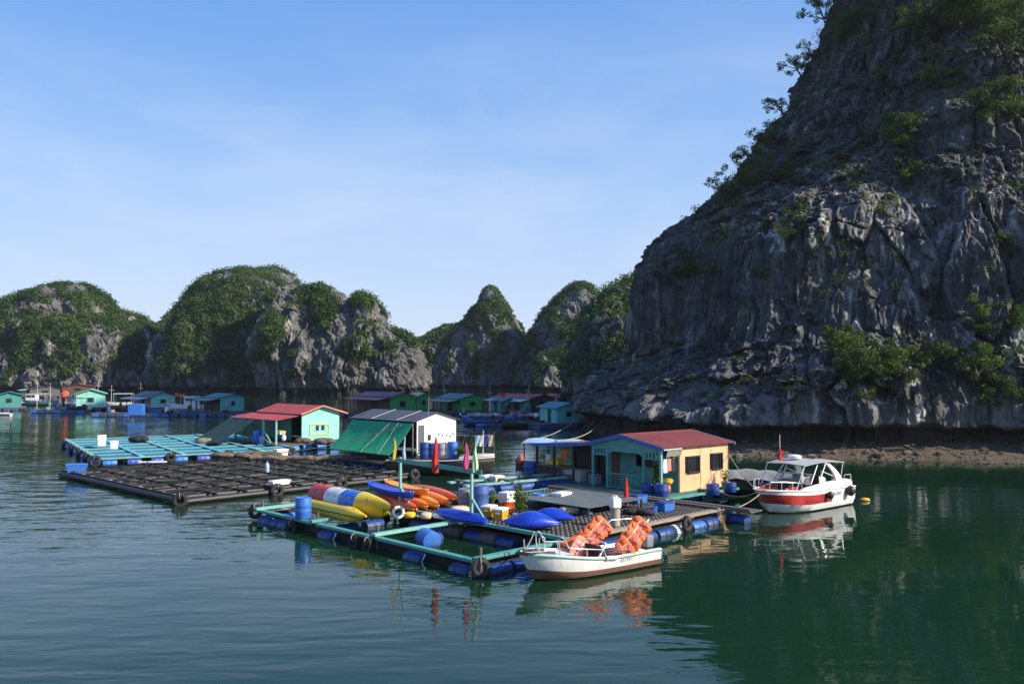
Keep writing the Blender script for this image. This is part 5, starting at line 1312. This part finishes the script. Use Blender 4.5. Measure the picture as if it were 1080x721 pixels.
tb = thing('plastic_tub', 'pale blue open tub at the far left corner of the dark raft', 'tub', G(83,497,.35), .5); m = MB(); m.loft([[(sx*k*.55, sy*k*.36, z) for sx, sy in ((-1,-1),(1,-1),(1,1),(-1,1))] for k, z in ((.85,0),(1,.42),(1.05,.42),(1.05,.46),(.95,.46),(.8,.08))]); m.build('tub_body', BLUEL, tb, bevel=.02); m = MB(); m.box((.55,0,.36),(.05,.3,.06)); m.build('tub_grip', BLUEL, tb)
cooler('white foam slab box on the near edge of the dark raft', DWp(5.1,.25,.40), DYAW, (1.0,.45,.18), WHITEP, WHITEP, 'foam_box', .04)
bt = thing('water_bottle', 'pale bluish plastic bottle standing in the middle of the dark raft', 'bottle', G(283,497,.38)); m = MB(); m.lathe([(.11,0),(.12,.02),(.12,.4),(.1,.46),(.045,.52),(.045,.6)], n=12); m.build('bottle_body', F_BLU, bt); m = MB(); m.cyl((0,0,.6),(0,0,.64),.05); m.build('bottle_cap', BLUED, bt)
nl = thing('rolled_net', 'long brown rolled net lying across the back of the dark raft', 'net', G(300,485,.42), R(-4)); m = MB(); m.tube([(-2.2+7.6*k/24, .12*math.sin(k*.9), .16+.04*math.sin(k*1.7)) for k in range(25)], [.17+.05*math.sin(k*2.1) for k in range(25)], 10); m.build('net_roll', cloth('tan_net', (.26,.20,.14), (.13,.10,.07)), nl, 70)
nh = thing('net_heap', 'brown heap of net piled at the back of the dark raft', 'net', G(262,482,.40)); m = MB()
for k in range(14): m.blob((rng.normal()*1.1, rng.normal()*.3, .1+.12*rng.random()),(.5,.3,.22),9,6)
m.build('net_fold', cloth('brown_net2', (.17,.13,.09), (.07,.055,.04)), nh)
wp = thing('white_plank', 'pale board lying at the back of the dark raft', 'board', G(163,487,.45), R(8)); m = MB(); m.box((0,0,.04),(1.6,.4,.06)); m.build('board', WHITEP, wp); m = MB(); m.box((-.5,0,.0),(.08,.5,.06)); m.build('batten', GREYW, wp)

BO = Vector(G(105,487,.25)); BYAW = R(33)
br = thing('fish_cage_raft', 'turquoise plank raft on blue floats left of the dark raft', 'raft', (BO.x, BO.y, 0), BYAW)
BU, BV = 13.2, 19.5
TURQ = paint('turquoise_plank', (.11,.43,.50), .6, .4, (.2,.3,.3), 1.2)
for k in range(8):
    v = BV*k/7
    m = MB(); m.beam((0,v,.47),(BU,v,.47),.42 if k % 2 == 0 else .30,.06); m.build('plank', TURQ if k % 3 else TEALP, br)
for k in range(6):
    u = BU*k/5
    m = MB(); m.beam((u,-.15,.53),(u,BV+.1,.53),.30,.05); m.build('cross_plank', TURQ if k % 2 else TEALP, br)
    for j in range(11):
        if k in (0, 2, 4): float_drum(br, (u, .9+BV*j/11, .14), (0,1,0), BLUED if (j+k) % 3 else BLUEL)
for j in range(9): float_drum(br, (.7+BU*j/9, -.02, .14), (1,0,0), plastic('violet_blue_plastic', (.05,.09,.42), .45, .35) if j % 3 else BLUEL)
for j in range(9): float_drum(br, (.7+BU*j/9, BV*.57, .14), (1,0,0), BLUEL)
m = MB()
for a in range(5):
    for b in range(7): m.sheet([[(BU*(a+.5)/5-1.15+2.3*i/4, BV*(b+.5)/7-1.2+2.4*j/4, .46-.16*math.sin(i/4*math.pi)*math.sin(j/4*math.pi)) for i in range(5)] for j in range(5)], .01)
m.build('net_and_shade_sheet', cloth('blue_green_net', (.05,.20,.28), (.03,.12,.17)), br, 60)['kind'] = 'stuff'
def BW(u, v, z): return Vector((BO.x+u*math.cos(BYAW)-v*math.sin(BYAW), BO.y+u*math.sin(BYAW)+v*math.cos(BYAW), z))
tyre('tyre wrapped in pale rope at the near corner of the turquoise raft', BW(-.2,-.2,.35), (R(80),0,BYAW-R(30)), .28, .12)
for k, (u, lb) in enumerate([(4.4,'small tyre left of the middle on the near side of the turquoise raft'),(8.2,'tyre with pale rope right of the middle of the turquoise raft side'),(12.6,'dark tyre at the right end of the turquoise raft side')]): tyre(lb, BW(u,-.35,.38), (R(86),0,BYAW), .23, .10)
for v, lb in [(3.6,'tyre on the left side of the turquoise raft next to its near corner'),(7.5,'tyre second from the near corner along the turquoise raft left side'),(12.0,'tyre third from the near corner along the turquoise raft left side'),(17.5,'tyre at the far left corner of the turquoise raft')]: tyre(lb, BW(-.35,v,.32), (R(86),0,BYAW-R(90)), .26, .11)
cooler('taller white box standing on the turquoise raft', G(109,470,.55), .3, (.55,.5,.75), WHITEP, WHITEP, 'foam_box')
cooler('shorter white box standing on the turquoise raft', G(122,473,.55), .3, (.5,.45,.5), WHITEP, WHITEP, 'foam_box')
ml = thing('net_bundle', 'dark bundle of nets at the back of the turquoise raft', 'net', G(151,464,.55)); m = MB()
for k in range(6): m.blob((rng.normal()*.5, rng.normal()*.3, .15),(.45,.3,.25),9,6)
m.build('net_fold', NETD, ml)
ml = thing('net_bundle', 'tan bundle of nets beside the net awning foot', 'net', G(222,467,.5)); m = MB()
for k in range(8): m.blob((rng.normal()*.8, rng.normal()*.3, .15),(.5,.35,.28),9,6)
m.build('net_fold', cloth('tan_net3', (.3,.24,.18), (.16,.13,.1)), ml)

# ------------------------------------------------------------------ the village farther off
BLUEF = plastic('weathered_blue', (.025,.07,.22), .6, .45)
def far_house(label, px, py, d_or_none, yaw, wid, lng, h, wall, roof, side=None, porch=True, eave=.35, rise=.6, windows=1, posts=True, name='floating_house', deck=True, roofw=None):
    """gable faces the viewer's right (local -y); long side with the porch faces left (local -x)"""
    h *= .72; rise *= .75; p = G(px, py, .3); t = thing(name, label, 'house', (p[0], p[1], 0), yaw)
    f0 = .50
    m = MB(); m.prism([(0,0,f0),(wid,0,f0),(wid,0,f0+h),(wid/2,0,f0+h+rise*.92),(0,0,f0+h)], (0,.1,0)); m.build('gable_wall', wall, t)
    m = MB(); m.box((wid-.05,lng/2,f0+h/2),(.1,lng-.2,h)); m.box((wid/2,lng-.05,f0+h/2),(wid-.2,.1,h)); m.box((.05,lng/2+.1,f0+h/2),(.1,lng-.3,h)); m.build('side_wall', side or wall, t)
    for s, (xe) in ((0, -eave), (1, wid+eave)):
        corrugated((wid/2,-eave,f0+h+rise+.02),(wid/2,lng+eave,f0+h+rise+.02),(xe,-eave,f0+h-.12),(xe,lng+eave,f0+h-.12), roof, 'roof', t, .5, .03, .05)
    if porch:
        w_ = roofw or 1.9
        m = MB(); m.sheet([[(-eave+.1-w_*j/3, -.2+(lng+.4)*i/6, f0+h-.2-.28*j/3) for i in range(7)] for j in range(4)], .05); m.build('porch_roof', roof if porch is True else porch, t)
        for i in range(4):
            m = MB(); m.box((-eave-w_+.25, .1+(lng-.2)*i/3, f0+(h-.5)/2),(.12,.12,h-.5)); m.build('porch_post', DARKW, t)
    for k in range(windows):
        x = wid*(k+1)/(windows+1); m = MB(); m.box((x,-.03,f0+h*.55),(wid*.22,.06,h*.32)); wf = m.build('window', SHUT, t); m = MB(); m.box((x,-.07,f0+h*.55),(wid*.17,.02,h*.25)); m.build('pane', GLASS, wf)
    m = MB(); m.box((.05,lng*.45,f0+h*.42),(.16,lng*.18,h*.82)); m.build('door', DARKW, t)
    if deck:
        m = MB(); m.box((wid/2-1.0,lng/2,.45),(wid+3.4,lng+1.2,.16)); m.build('floor', GREYW, t)
        for i in range(5):
            float_drum(t, (-2.4, .3+lng*i/4.6, .05),(0,1,0),BLUEF,.3,1.0); float_drum(t, (-2.2+(wid+2)*i/4.6, -.4, .05),(1,0,0),BLUEF,.3,1.0)
    return t
Y44 = R(44)
GAB = thing
# left part of the village
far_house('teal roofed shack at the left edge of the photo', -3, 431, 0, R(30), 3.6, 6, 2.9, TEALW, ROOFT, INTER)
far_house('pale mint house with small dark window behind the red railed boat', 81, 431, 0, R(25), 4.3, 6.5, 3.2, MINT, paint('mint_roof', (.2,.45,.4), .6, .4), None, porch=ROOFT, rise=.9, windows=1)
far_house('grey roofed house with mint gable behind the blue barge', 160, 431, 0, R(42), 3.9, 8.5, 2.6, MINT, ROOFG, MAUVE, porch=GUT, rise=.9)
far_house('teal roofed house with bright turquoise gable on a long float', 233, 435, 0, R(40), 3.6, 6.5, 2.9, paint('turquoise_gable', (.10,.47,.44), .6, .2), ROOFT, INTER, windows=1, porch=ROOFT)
far_house('maroon roofed cabin below the cliffs behind the mint house', 66, 415.5, 0, R(20), 8, 7, 3.0, BROWNW, ROOFM, None, porch=False)
far_house('grey tin roofed cabin low under the left cliffs', 32, 418, 0, R(35), 7, 8, 2.6, GREYW, ROOFG, None, porch=GUT)
# middle of the village
far_house('long maroon roofed house with green gable behind the charcoal roof', 412, 438, 0, R(40), 4.0, 9.5, 3.4, GREENW, ROOFM, BROWNW)
far_house('bright green house under a dark green roof beyond the boathouse', 486, 434.5, 0, R(30), 4.0, 8, 2.6, GREENW, ROOFGR, GREENW, rise=.8)
far_house('small green shed with brown flaps next to the boathouse roof', 440, 434, 0, R(35), 2.2, 3.0, 3.0, GREENW, CREAM, GREENW, porch=CREAM, roofw=1.2)
far_house('tiny teal hut with grey roof and flag in mid channel', 528, 436, 0, R(35), 2.6, 2.8, 2.1, TEALW, ROOFT, TEALW, porch=False)
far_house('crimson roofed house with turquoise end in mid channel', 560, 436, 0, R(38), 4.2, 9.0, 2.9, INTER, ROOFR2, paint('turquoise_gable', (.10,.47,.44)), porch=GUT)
far_house('turquoise shed close under the cliff foot', 588, 448, 0, R(28), 2.9, 4.0, 2.5, paint('turquoise_gable', (.10,.47,.44)), paint('deep_turquoise', (.03,.24,.28), .6, .3), None, porch=False)
def long_raft(label, px, py, yaw, L_, W_, nd, deckmat, dmat=BLUEF, rail=False, clutter=8):
    p = G(px, py, .15); t = thing('floating_raft', label, 'raft', (p[0], p[1], 0), yaw)
    for y in (0, W_/2, W_):
        m = MB(); m.beam((0,y,.42),(L_,y,.42),.4,.08); m.build('plank', deckmat, t)
    n = int(L_/2.2)
    for k in range(n+1):
        m = MB(); m.beam((L_*k/n,-.2,.49),(L_*k/n,W_+.2,.49),.3,.06); m.build('cross_plank', deckmat, t)
    for k in range(nd): float_drum(t, (.7+(L_-1.2)*k/max(1, nd-1), -.05, .10),(1,0,0), dmat if k % 4 else BLUEL,.27,1.0)
    if rail:
        m = MB(); m.beam((0,-.1,1.25),(L_,-.1,1.25),.05,.05)
        for k in range(n+1): m.box((L_*k/n,-.1,.85),(.06,.06,.8))
        m.build('railing', rail, t)
    for k in range(clutter):
        x, y, s = rng.random()*L_, rng.random()*W_, .22+.32*rng.random(); m = MB(); q = int(rng.integers(3))
        if q == 0: m.box((x,y,.5+s*.5),(s*1.4,s,s), rng.random())
        elif q == 1: drum_mb(m, (x,y,.5), (0,0,1), .28, .85)
        else: m.blob((x,y,.5+s*.35),(s*1.3,s,s*.55),9,6)
        m.build(['storage_box','barrel_body','net_heap'][q], [WHITEP, BLUEF, DARKW, GREYM, NETD][int(rng.integers(5))] if q != 2 else NETD, t)
    return t
long_raft('long low raft of pale planks on blue floats at the far left', 12, 426, R(-12), 17, 3, 14, GUT)
long_raft('raft with dark blue floats before the pale mint house', 34, 434, R(-8), 9, 3, 9, GREYW, clutter=10)
long_raft('long raft on blue drums in front of the grey roofed house', 97, 438, R(4), 16, 3, 15, GREYW, clutter=6)
long_raft('narrow float walkway leading to the turquoise gabled house', 170, 438, R(6), 14, 2, 11, GREYW, clutter=5)
long_raft('wide grey raft with dark nets in mid channel', 486, 440, R(4), 17, 6, 12, GUT, clutter=10)
long_raft('nearer raft of blue drums in mid channel', 500, 448, R(2), 13, 5, 12, DARKW, clutter=10)
def small_boat(label, px, py, yaw, L_, B_, H_, top, side, low, canopy=None, cab=None, name='moored_boat'):
    p = G(px, py, 0); t = thing(name, label, 'boat', (p[0], p[1], 0), yaw); s_ = []
    for k in range(17):
        s = k/16; hb = B_/2*(1-(1-min(1, s/.4))**2.2)**.7*(1-.15*smooth(.7, 1, s))
        s_.append((s*L_, hb, H_*(1.25-.3*smooth(0, .5, s)), .7, -.15, H_*.75, H_*.4, .12*L_*(1-smooth(0, .3, s))))
    weld(hull_mb(s_, H_*.45, .08).build('hull', [top, side, side, low, GREYW], t))
    m = MB()
    for x in (.35, .6, .85): m.box((L_*x,0,H_*.8),(.3,B_*.75,.06))
    m.build('thwart', top, t)
    if canopy:
        m = MB(); m.sheet([[(L_*.35+L_*.55*i/8, -B_*.45+B_*.9*j/4, H_+1.5+.1*math.sin(j/4*math.pi)) for i in range(9)] for j in range(5)], .04); m.build('canopy', canopy, t)
        for x in (.37,.88):
            for y in (-.42,.42):
                m = MB(); m.cyl((L_*x,B_*y,H_*.6),(L_*x,B_*y,H_+1.5),.04,n=6); m.build('canopy_post', STEEL, t)
    if cab:
        m = MB(); m.box((L_*.62,0,H_+.55),(L_*.34,B_*.7,1.3)); m.box((L_*.62,0,H_+1.24),(L_*.40,B_*.8,.08)); cb = m.build('cabin', cab, t, bevel=.04)
        m = MB(); m.box((L_*.62,-B_*.36,H_+.75),(L_*.28,.03,.45)); m.build('cabin_window', GLASS, cb)
    m = MB(); m.loft([[(L_+.1+sx*.18*k, sy*.14*k, z) for sx, sy in ((-1,-1),(1,-1),(1,1),(-1,1))] for k, z in ((.7,H_*.9),(1,H_*1.05),(1,H_*1.5),(.7,H_*1.7))]); m.build('outboard_motor', BLACK, t)
    return t
REDH = paint('red_hull_paint', (.42,.04,.035), .5, .3, (.15,.05,.04), 1.2)
BLUEH = paint('blue_hull_paint', (.03,.13,.42), .5, .3, (.1,.12,.2), 1.2)
small_boat('small white skiff with dark motor at the left edge of the photo', -6, 437.5, R(2), 2.6, 1.1, .45, WHITE, WHITE, GREYM)
small_boat('blue and red hulled boat at the left edge under the teal shack', -8, 431, R(8), 2.6, 1.6, .9, REDH, BLUEH, REDH)
small_boat('long red hulled boat moored before the pale mint house', 79, 432, R(4), 7.5, 1.9, .7, REDH, REDH, BLACK)
small_boat('royal blue barge moored beneath the grey roofed house', 156, 437, R(3), 6.0, 2.0, .8, BLUEH, BLUEH, BLACK)
small_boat('white fishing boat with cabin moored beside the mint gable', 176, 433, R(8), 6.5, 2.2, 1.1, WHITE, WHITE, GREYM, None, WHITE)
small_boat('white boat with flat canopy behind the red hulled boat', 108, 429, R(12), 6.0, 2.0, .9, WHITE, GUT, GREYM, GUT)
small_boat('blue canopied boat between the left rafts', 56, 429, R(-6), 5.6, 2.0, .7, BLUEH, BLUEH, BLACK, BLUEH)
small_boat('grey boat with white wheelhouse on the far left raft line', 15, 425, R(5), 6, 2.0, .7, GUT, GREYM, GREYM, None, WHITE)
small_boat('small pink and white boat beside the tiny teal hut', 536, 438, R(10), 4.5, 1.6, .7, F_PINK, VESTP, GREYM)
small_boat('dark low skiff lying off the nearer mid channel raft', 575, 450, R(190), 5, 1.4, .6, BLACK, BLACK, BLACK)
small_boat('blue skiff tied at the left end of the mid channel raft', 487, 448, R(5), 3.6, 1.4, .7, BLUEH, BLUED, BLACK)
pr = thing('round_parasol', 'round red orange parasol tilted between the left houses', 'parasol', AT(71,418,140)); pr.rotation_euler = (R(55), 0, 0); pr.scale = (.5,.5,.5)
m = MB(); m.lathe([(.02,2.1),(.5,2.05),(1.0,1.85),(1.35,1.55),(1.32,1.52),(.98,1.8),(.02,2.03)], n=20); m.build('canopy', paint('orange_red_cloth', (.7,.09,.04), .7, .1), pr); m = MB(); m.cyl((0,0,0),(0,0,2.1),.04,n=8); m.build('pole', STEEL, pr)
blb = thing('blue_cargo_box', 'square light blue tank standing on the drum raft beside the blue barge', 'tank', G(145,437.5,.5), R(10)); m = MB(); m.box((0,0,.75),(1.9,1.3,1.5)); m.build('tank_body', BLUEL, blb, bevel=.06); m = MB(); m.cyl((0,0,1.5),(0,0,1.6),.3); m.build('tank_lid', BLUED, blb)
for x, y, h, lb in [(203,433,3.6,'left timber pole standing behind the turquoise gabled house'),(211,433,3.6,'timber pole joined by a crossbar near the turquoise gabled house'),(243,430,4.4,'tall timber pole rising over the turquoise gable')]:
    p = G(x, y, .3); t = thing('timber_pole', lb, 'pole', (p[0], p[1]+2, 0)); m = MB(); m.cyl((0,0,-1),(0,0,h),.1,.07,8); m.build('pole_shaft', GREYW, t); m = MB(); m.beam((-.5,0,h-.6),(.7,0,h-.55),.08,.08); m.build('cross_arm', GREYW, t)
for px, py, d_, lb, mt in [(185,423,140,'orange flag on a mast above the white fishing boat', REDO),(191,424,141,'second orange flag just right of the white fishing boat mast', VEST),(527,424,120,'red flag on the tiny teal hut', F_RED),(586,425,124,'pink flag at the eave of the crimson roofed house', F_PINK)]:
    p = AT(px, py, d_); t = thing('mast_flag', lb, 'flag', p); m = MB(); m.cyl((0,0,-1.2),(0,0,1.4),.035,n=6); m.build('flag_pole', GUT, t); m = MB(); m.sheet([[(.75*i/5, .08*math.sin(i*1.5), 1.35-.55*j/3) for i in range(6)] for j in range(4)], .02); m.build('flag_cloth', mt, t)
for i, (x, y, h, lb) in enumerate([(40,428,5,'thin bare mast standing left of the red orange parasol'),(54,427,4.4,'bare mast over the blue canopied boat'),(103,429,5,'bare mast right of the pale mint house'),(118,430,4.2,'leaning mast between the mint house and the grey roof'),(150,430,4.6,'mast rising through the grey roofed house front'),(470,434,4.5,'bare mast beside the bright green house'),(516,436,4.2,'thin mast left of the tiny teal hut'),(552,436,4.6,'mast behind the crimson roofed house')]):
    p = G(x, y, .3); t = thing('boat_mast', lb, 'mast', (p[0], p[1], 0)); t.rotation_euler = (.06*rng.normal(), .08*rng.normal(), 0)
    m = MB(); m.cyl((0,0,0),(0,0,h),.06,.03,6); m.build('mast_pole', GUT, t); m = MB(); m.cyl((-.5,0,h*.8),(.5,0,h*.78),.03,n=5); m.build('cross_tree', GUT, t)
small_boat('grey sampan with dark canopy before the pale mint house raft', 62, 433.5, R(-5), 5, 1.7, .6, GREYM, GREYM, BLACK, NETD)
small_boat('white dinghy between the blue barge and the turquoise gabled house', 204, 436, R(12), 4, 1.5, .6, WHITE, WHITE, GREYM)
small_boat('green sampan with grey canopy far left behind the rafts', 26, 427, R(-10), 6, 1.9, .7, TEALW, TEALW, BLACK, GUT)
small_boat('dark sampan moored by the bright green house', 505, 438, R(6), 4.5, 1.5, .6, DARKW, DARKW, BLACK, TARP)
dish = thing('satellite_dish', 'pale ring shaped dish on the turquoise gable wall', 'dish', AT(242,424.5,124)); m = MB(); m.torus((0,0,0),(.6,-.75,0),.32,.12,18,6); m.build('dish_ring', MAUVE, dish)

# ropes
rope_between(RBW(.1,0,1.0), HW(5.15,-.05,2.0), .15, .022, label='mooring rope from the red speedboat bow up to the apricot wall corner')
rope_between(RBW(.05,.1,.95), HW(3.2,-.6,.55), .25, .022, label='slack mooring rope from the speedboat bow to the house base')
rope_between(RBW(.05,-.1,.9), FW(12.6,-.2,.55), .2, .022, label='mooring rope from the speedboat bow to the front raft corner')
rope_between(HW(1.5,8.4,2.4), CP[np.argmin((_cpx-634)**2+(_cpy-444)**2)], .5, .035, label='long pale rope from the verandah roof to the cliff foot')
rope_between(AT(560,463,60), CP[np.argmin((_cpx-612)**2+(_cpy-440)**2)], .5, .035, label='upper pale rope running out from the left cliff foot over the water')
rope_between(wb_ := WBW(.1,0,.95), FW(3.6,1.2,.66), .12, .018, label='short rope from the white motorboat bow to the raft edge')
rope_between(DWp(10.5,15,.6), AT(424,448,52), .5, .03, label='pale rope from the dark raft up to the green awning')

# second raft pieces between boathouse and house
pr_ = thing('floating_raft', 'small pale teal landing float behind the tall faded blue barrel', 'raft', G(500,520,.3), FYAW-R(10))
for v in (0, 1.5):
    m = MB(); m.beam((-.5,v,.42),(6.0,v,.42),.34,.08); m.build('plank', TEALP, pr_)
for u in (0, 2, 4, 5.8):
    m = MB(); m.beam((u,-.2,.50),(u,1.7,.50),.22,.06); m.build('cross_plank', GREYW, pr_)
for u in (.6,1.8,3.0,4.2,5.4): float_drum(pr_, (u,0,.1),(1,0,0),BLUED); float_drum(pr_, (u,1.5,.1),(1,0,0),BLUED)
cooler('white foam box at the left of the landing float', G(514,508,.55), FYAW, (.7,.45,.3), WHITEP, WHITEP, 'foam_box')
cooler('cream foam box at the right of the landing float', G(524,509,.55), FYAW, (.6,.45,.32), CREAM, WHITEP, 'foam_box')

# grey covered boat behind the apricot house, at its right
gb_ = thing('covered_boat', 'grey boat under a tarpaulin between the apricot house and the speedboat', 'boat', HW(6.3,-.6,0), HYAW-R(65)); s_ = []
for k in range(15):
    s = k/14; s_.append((s*5-2.5, .8*(1-(2*s-1)**4)**.6+.03, .7+.2*abs(2*s-1)**2, .75, -.1, .55, .3, 0))
weld(hull_mb(s_, .2, .06).build('hull', [DARKW, BLACK, BLACK, BLACK, DARKW], gb_))
m = MB(); m.sheet([[(-2.0+4.0*i/12, -.8+1.6*j/8, .82+.42*math.sin(j/8*math.pi)*math.sin((i+1)/14*math.pi)**.5+.05*math.sin(i*1.9+j)) for i in range(13)] for j in range(9)], .03); m.build('tarpaulin', cloth('pale_grey_tarp', (.30,.31,.30), (.18,.19,.19)), gb_, 60)

# ------------------------------------------------------------------ shrubs and trees on the big cliff
def cliff_tree(px, py, rad, label, kind='cliff_shrub', cat='shrub', n=26, squash=.75, out=.4, dens=1.0, lean=0, leaf=.30):
    p, o, nn = on_cliff(px, py); base = p-o*.3
    t = thing(kind, label, cat, tuple(base), 0, 'shrubs rooted on the big cliff')
    m = MB(); cs, rr = [], []
    c0 = o*rad*out+np.array([0,0,rad*(.35 if kind == 'cliff_shrub' else .9)])
    top = Vector(c0)
    m.tube([(0,0,0), top*.45+Vector((0,0,-.1*rad)), top], [.05*rad+.03,.04*rad+.02,.02], 6)
    for k in range(n):
        d = rng.normal(size=3); d /= np.linalg.norm(d); d *= rng.random()**.4
        c = c0+d*np.array([1.35,1.35,squash*1.1])*rad*.85; cs.append(c); rr.append(rad*(.14+.20*rng.random()**1.5))
        if k < 9: m.tube([tuple(top*.5), tuple((np.array(top)*.4+c)*.6), tuple(c)], [.025*rad+.012,.015*rad+.01,.006], 5)
    m.build('trunk', M_BARK, t)
    rr = np.array(rr)
    tn = np.clip(.45+.3*rng.normal(size=n), 0, 1)
    v, f, tt = leaves(np.array(cs), rr, np.clip(rr**2*520*dens, 14, 420), leaf*(.7+.3*min(rad, 2)/2)*.62, .75, .5, tn)
    ob_ = np_mesh('crown', v, f, M_LEAFC, False, tt); ob_.parent = t
    return t
S = cliff_tree
S(905,385,2.4,'largest dark green bush in the middle of the clump low on the cliff',n=46,squash=.9)
S(948,390,2.0,'broad bush right of the largest one low on the cliff',n=30)
S(882,362,1.7,'smaller bush on the upper left of the low clump',n=26)
S(920,410,1.6,'bush hanging below the largest low bush',n=24)
S(975,380,1.8,'bush at the right end of the low clump',n=26)
S(1055,338,2.1,'round dark bush near the right edge halfway up the cliff',n=34)
S(1030,385,2.0,'bush at the right above the tidal notch',n=30)
S(1052,412,1.9,'hanging bush low at the right edge of the cliff',n=28,squash=1.1)
S(1066,262,1.5,'bush at the right edge under the upper cliff face',n=22)
S(960,140,2.3,'green bush high in the middle of the cliff',n=36)
S(968,185,1.6,'bush below the high middle bush with hanging roots',n=22)
S(1040,30,4.2,'large leafy tree at the top right corner of the cliff','cliff_tree','tree',n=70)
S(1075,55,3.0,'tree at the extreme top right edge of the cliff','cliff_tree','tree',n=40)
S(1062,110,2.2,'bush hanging under the tree at the extreme top right edge',n=32)
S(985,22,2.4,'bush left of the large top right tree',n=30)
S(1000,80,1.8,'bush left below the top right trees',n=24)
S(905,25,2.2,'bush near the top of the cliff left of centre',n=30)
S(905,185,1.3,'small bush in the crack left of the high middle bush',n=16)
S(823,185,1.6,'bright yellow green bush on the shoulder ledge',n=34,leaf=.26)
S(838,172,1.0,'dark bush just right of the bright shoulder bush',n=16)
S(830,245,1.4,'bush on the ledge below the bright shoulder bush',n=22)
S(805,290,1.0,'small bush in the left middle of the cliff',n=14)
S(728,288,1.7,'dark bush on the left shoulder of the cliff',n=24)
S(703,292,1.6,'dark bush at the far left of the shoulder ledge',n=22)
S(755,292,1.3,'bush right of the dark shoulder bushes',n=16)
S(845,225,1.3,'bush above the left end of the white streaks',n=18)
S(705,365,.9,'small yellow green bush low on the left of the cliff',n=14)
S(730,400,.8,'small olive bush above the teal porch roof',n=12)
S(795,402,.9,'olive bush above the red roof corner',n=12)
S(640,405,.8,'tuft of bush on the low left spur of the cliff',n=12)
S(870,272,1.2,'bush left of the white streaked wall',n=14)
S(985,330,.9,'small bush on the white streaked wall',n=10)
for i, (x, y, r, lb) in enumerate([(760,212,1.7,'slender tree leaning out lowest on the skyline ridge'),(778,198,1.9,'dense tree second up the skyline ridge'),(797,178,2.0,'tree in the middle of the skyline ridge'),(806,150,1.9,'open crowned tree above the middle of the skyline ridge'),(820,118,1.7,'thin tree with gaps standing on the skyline ridge'),(836,72,1.9,'tree on the upper skyline beside the cliff edge'),(868,18,2.2,'tree at the top of the skyline where the cliff leaves the photo'),(850,52,1.5,'small tree just under the topmost skyline tree')]):
    S(x+6, y+4, r, lb, 'ridge_tree', 'tree', n=26, squash=.8, out=.55, dens=.8)

# ------------------------------------------------------------------ air
def haze(density):
    m = bpy.data.materials.new('air'); m.use_nodes = True; nt = m.node_tree
    nt.nodes.remove(nt.nodes['Principled BSDF'])
    v = N(nt, 'ShaderNodeVolumePrincipled'); v.inputs['Color'].default_value = (.86,.92,1,1); v.inputs['Density'].default_value = density; v.inputs['Anisotropy'].default_value = .3
    nt.links.new(v.outputs[0], nt.nodes['Material Output'].inputs['Volume'])
    b = MB(); b.box((0, 340, 41), (1500, 1000, 110)); o = b.build('haze', m); tag(o, kind='stuff'); return o

haze(.00013)
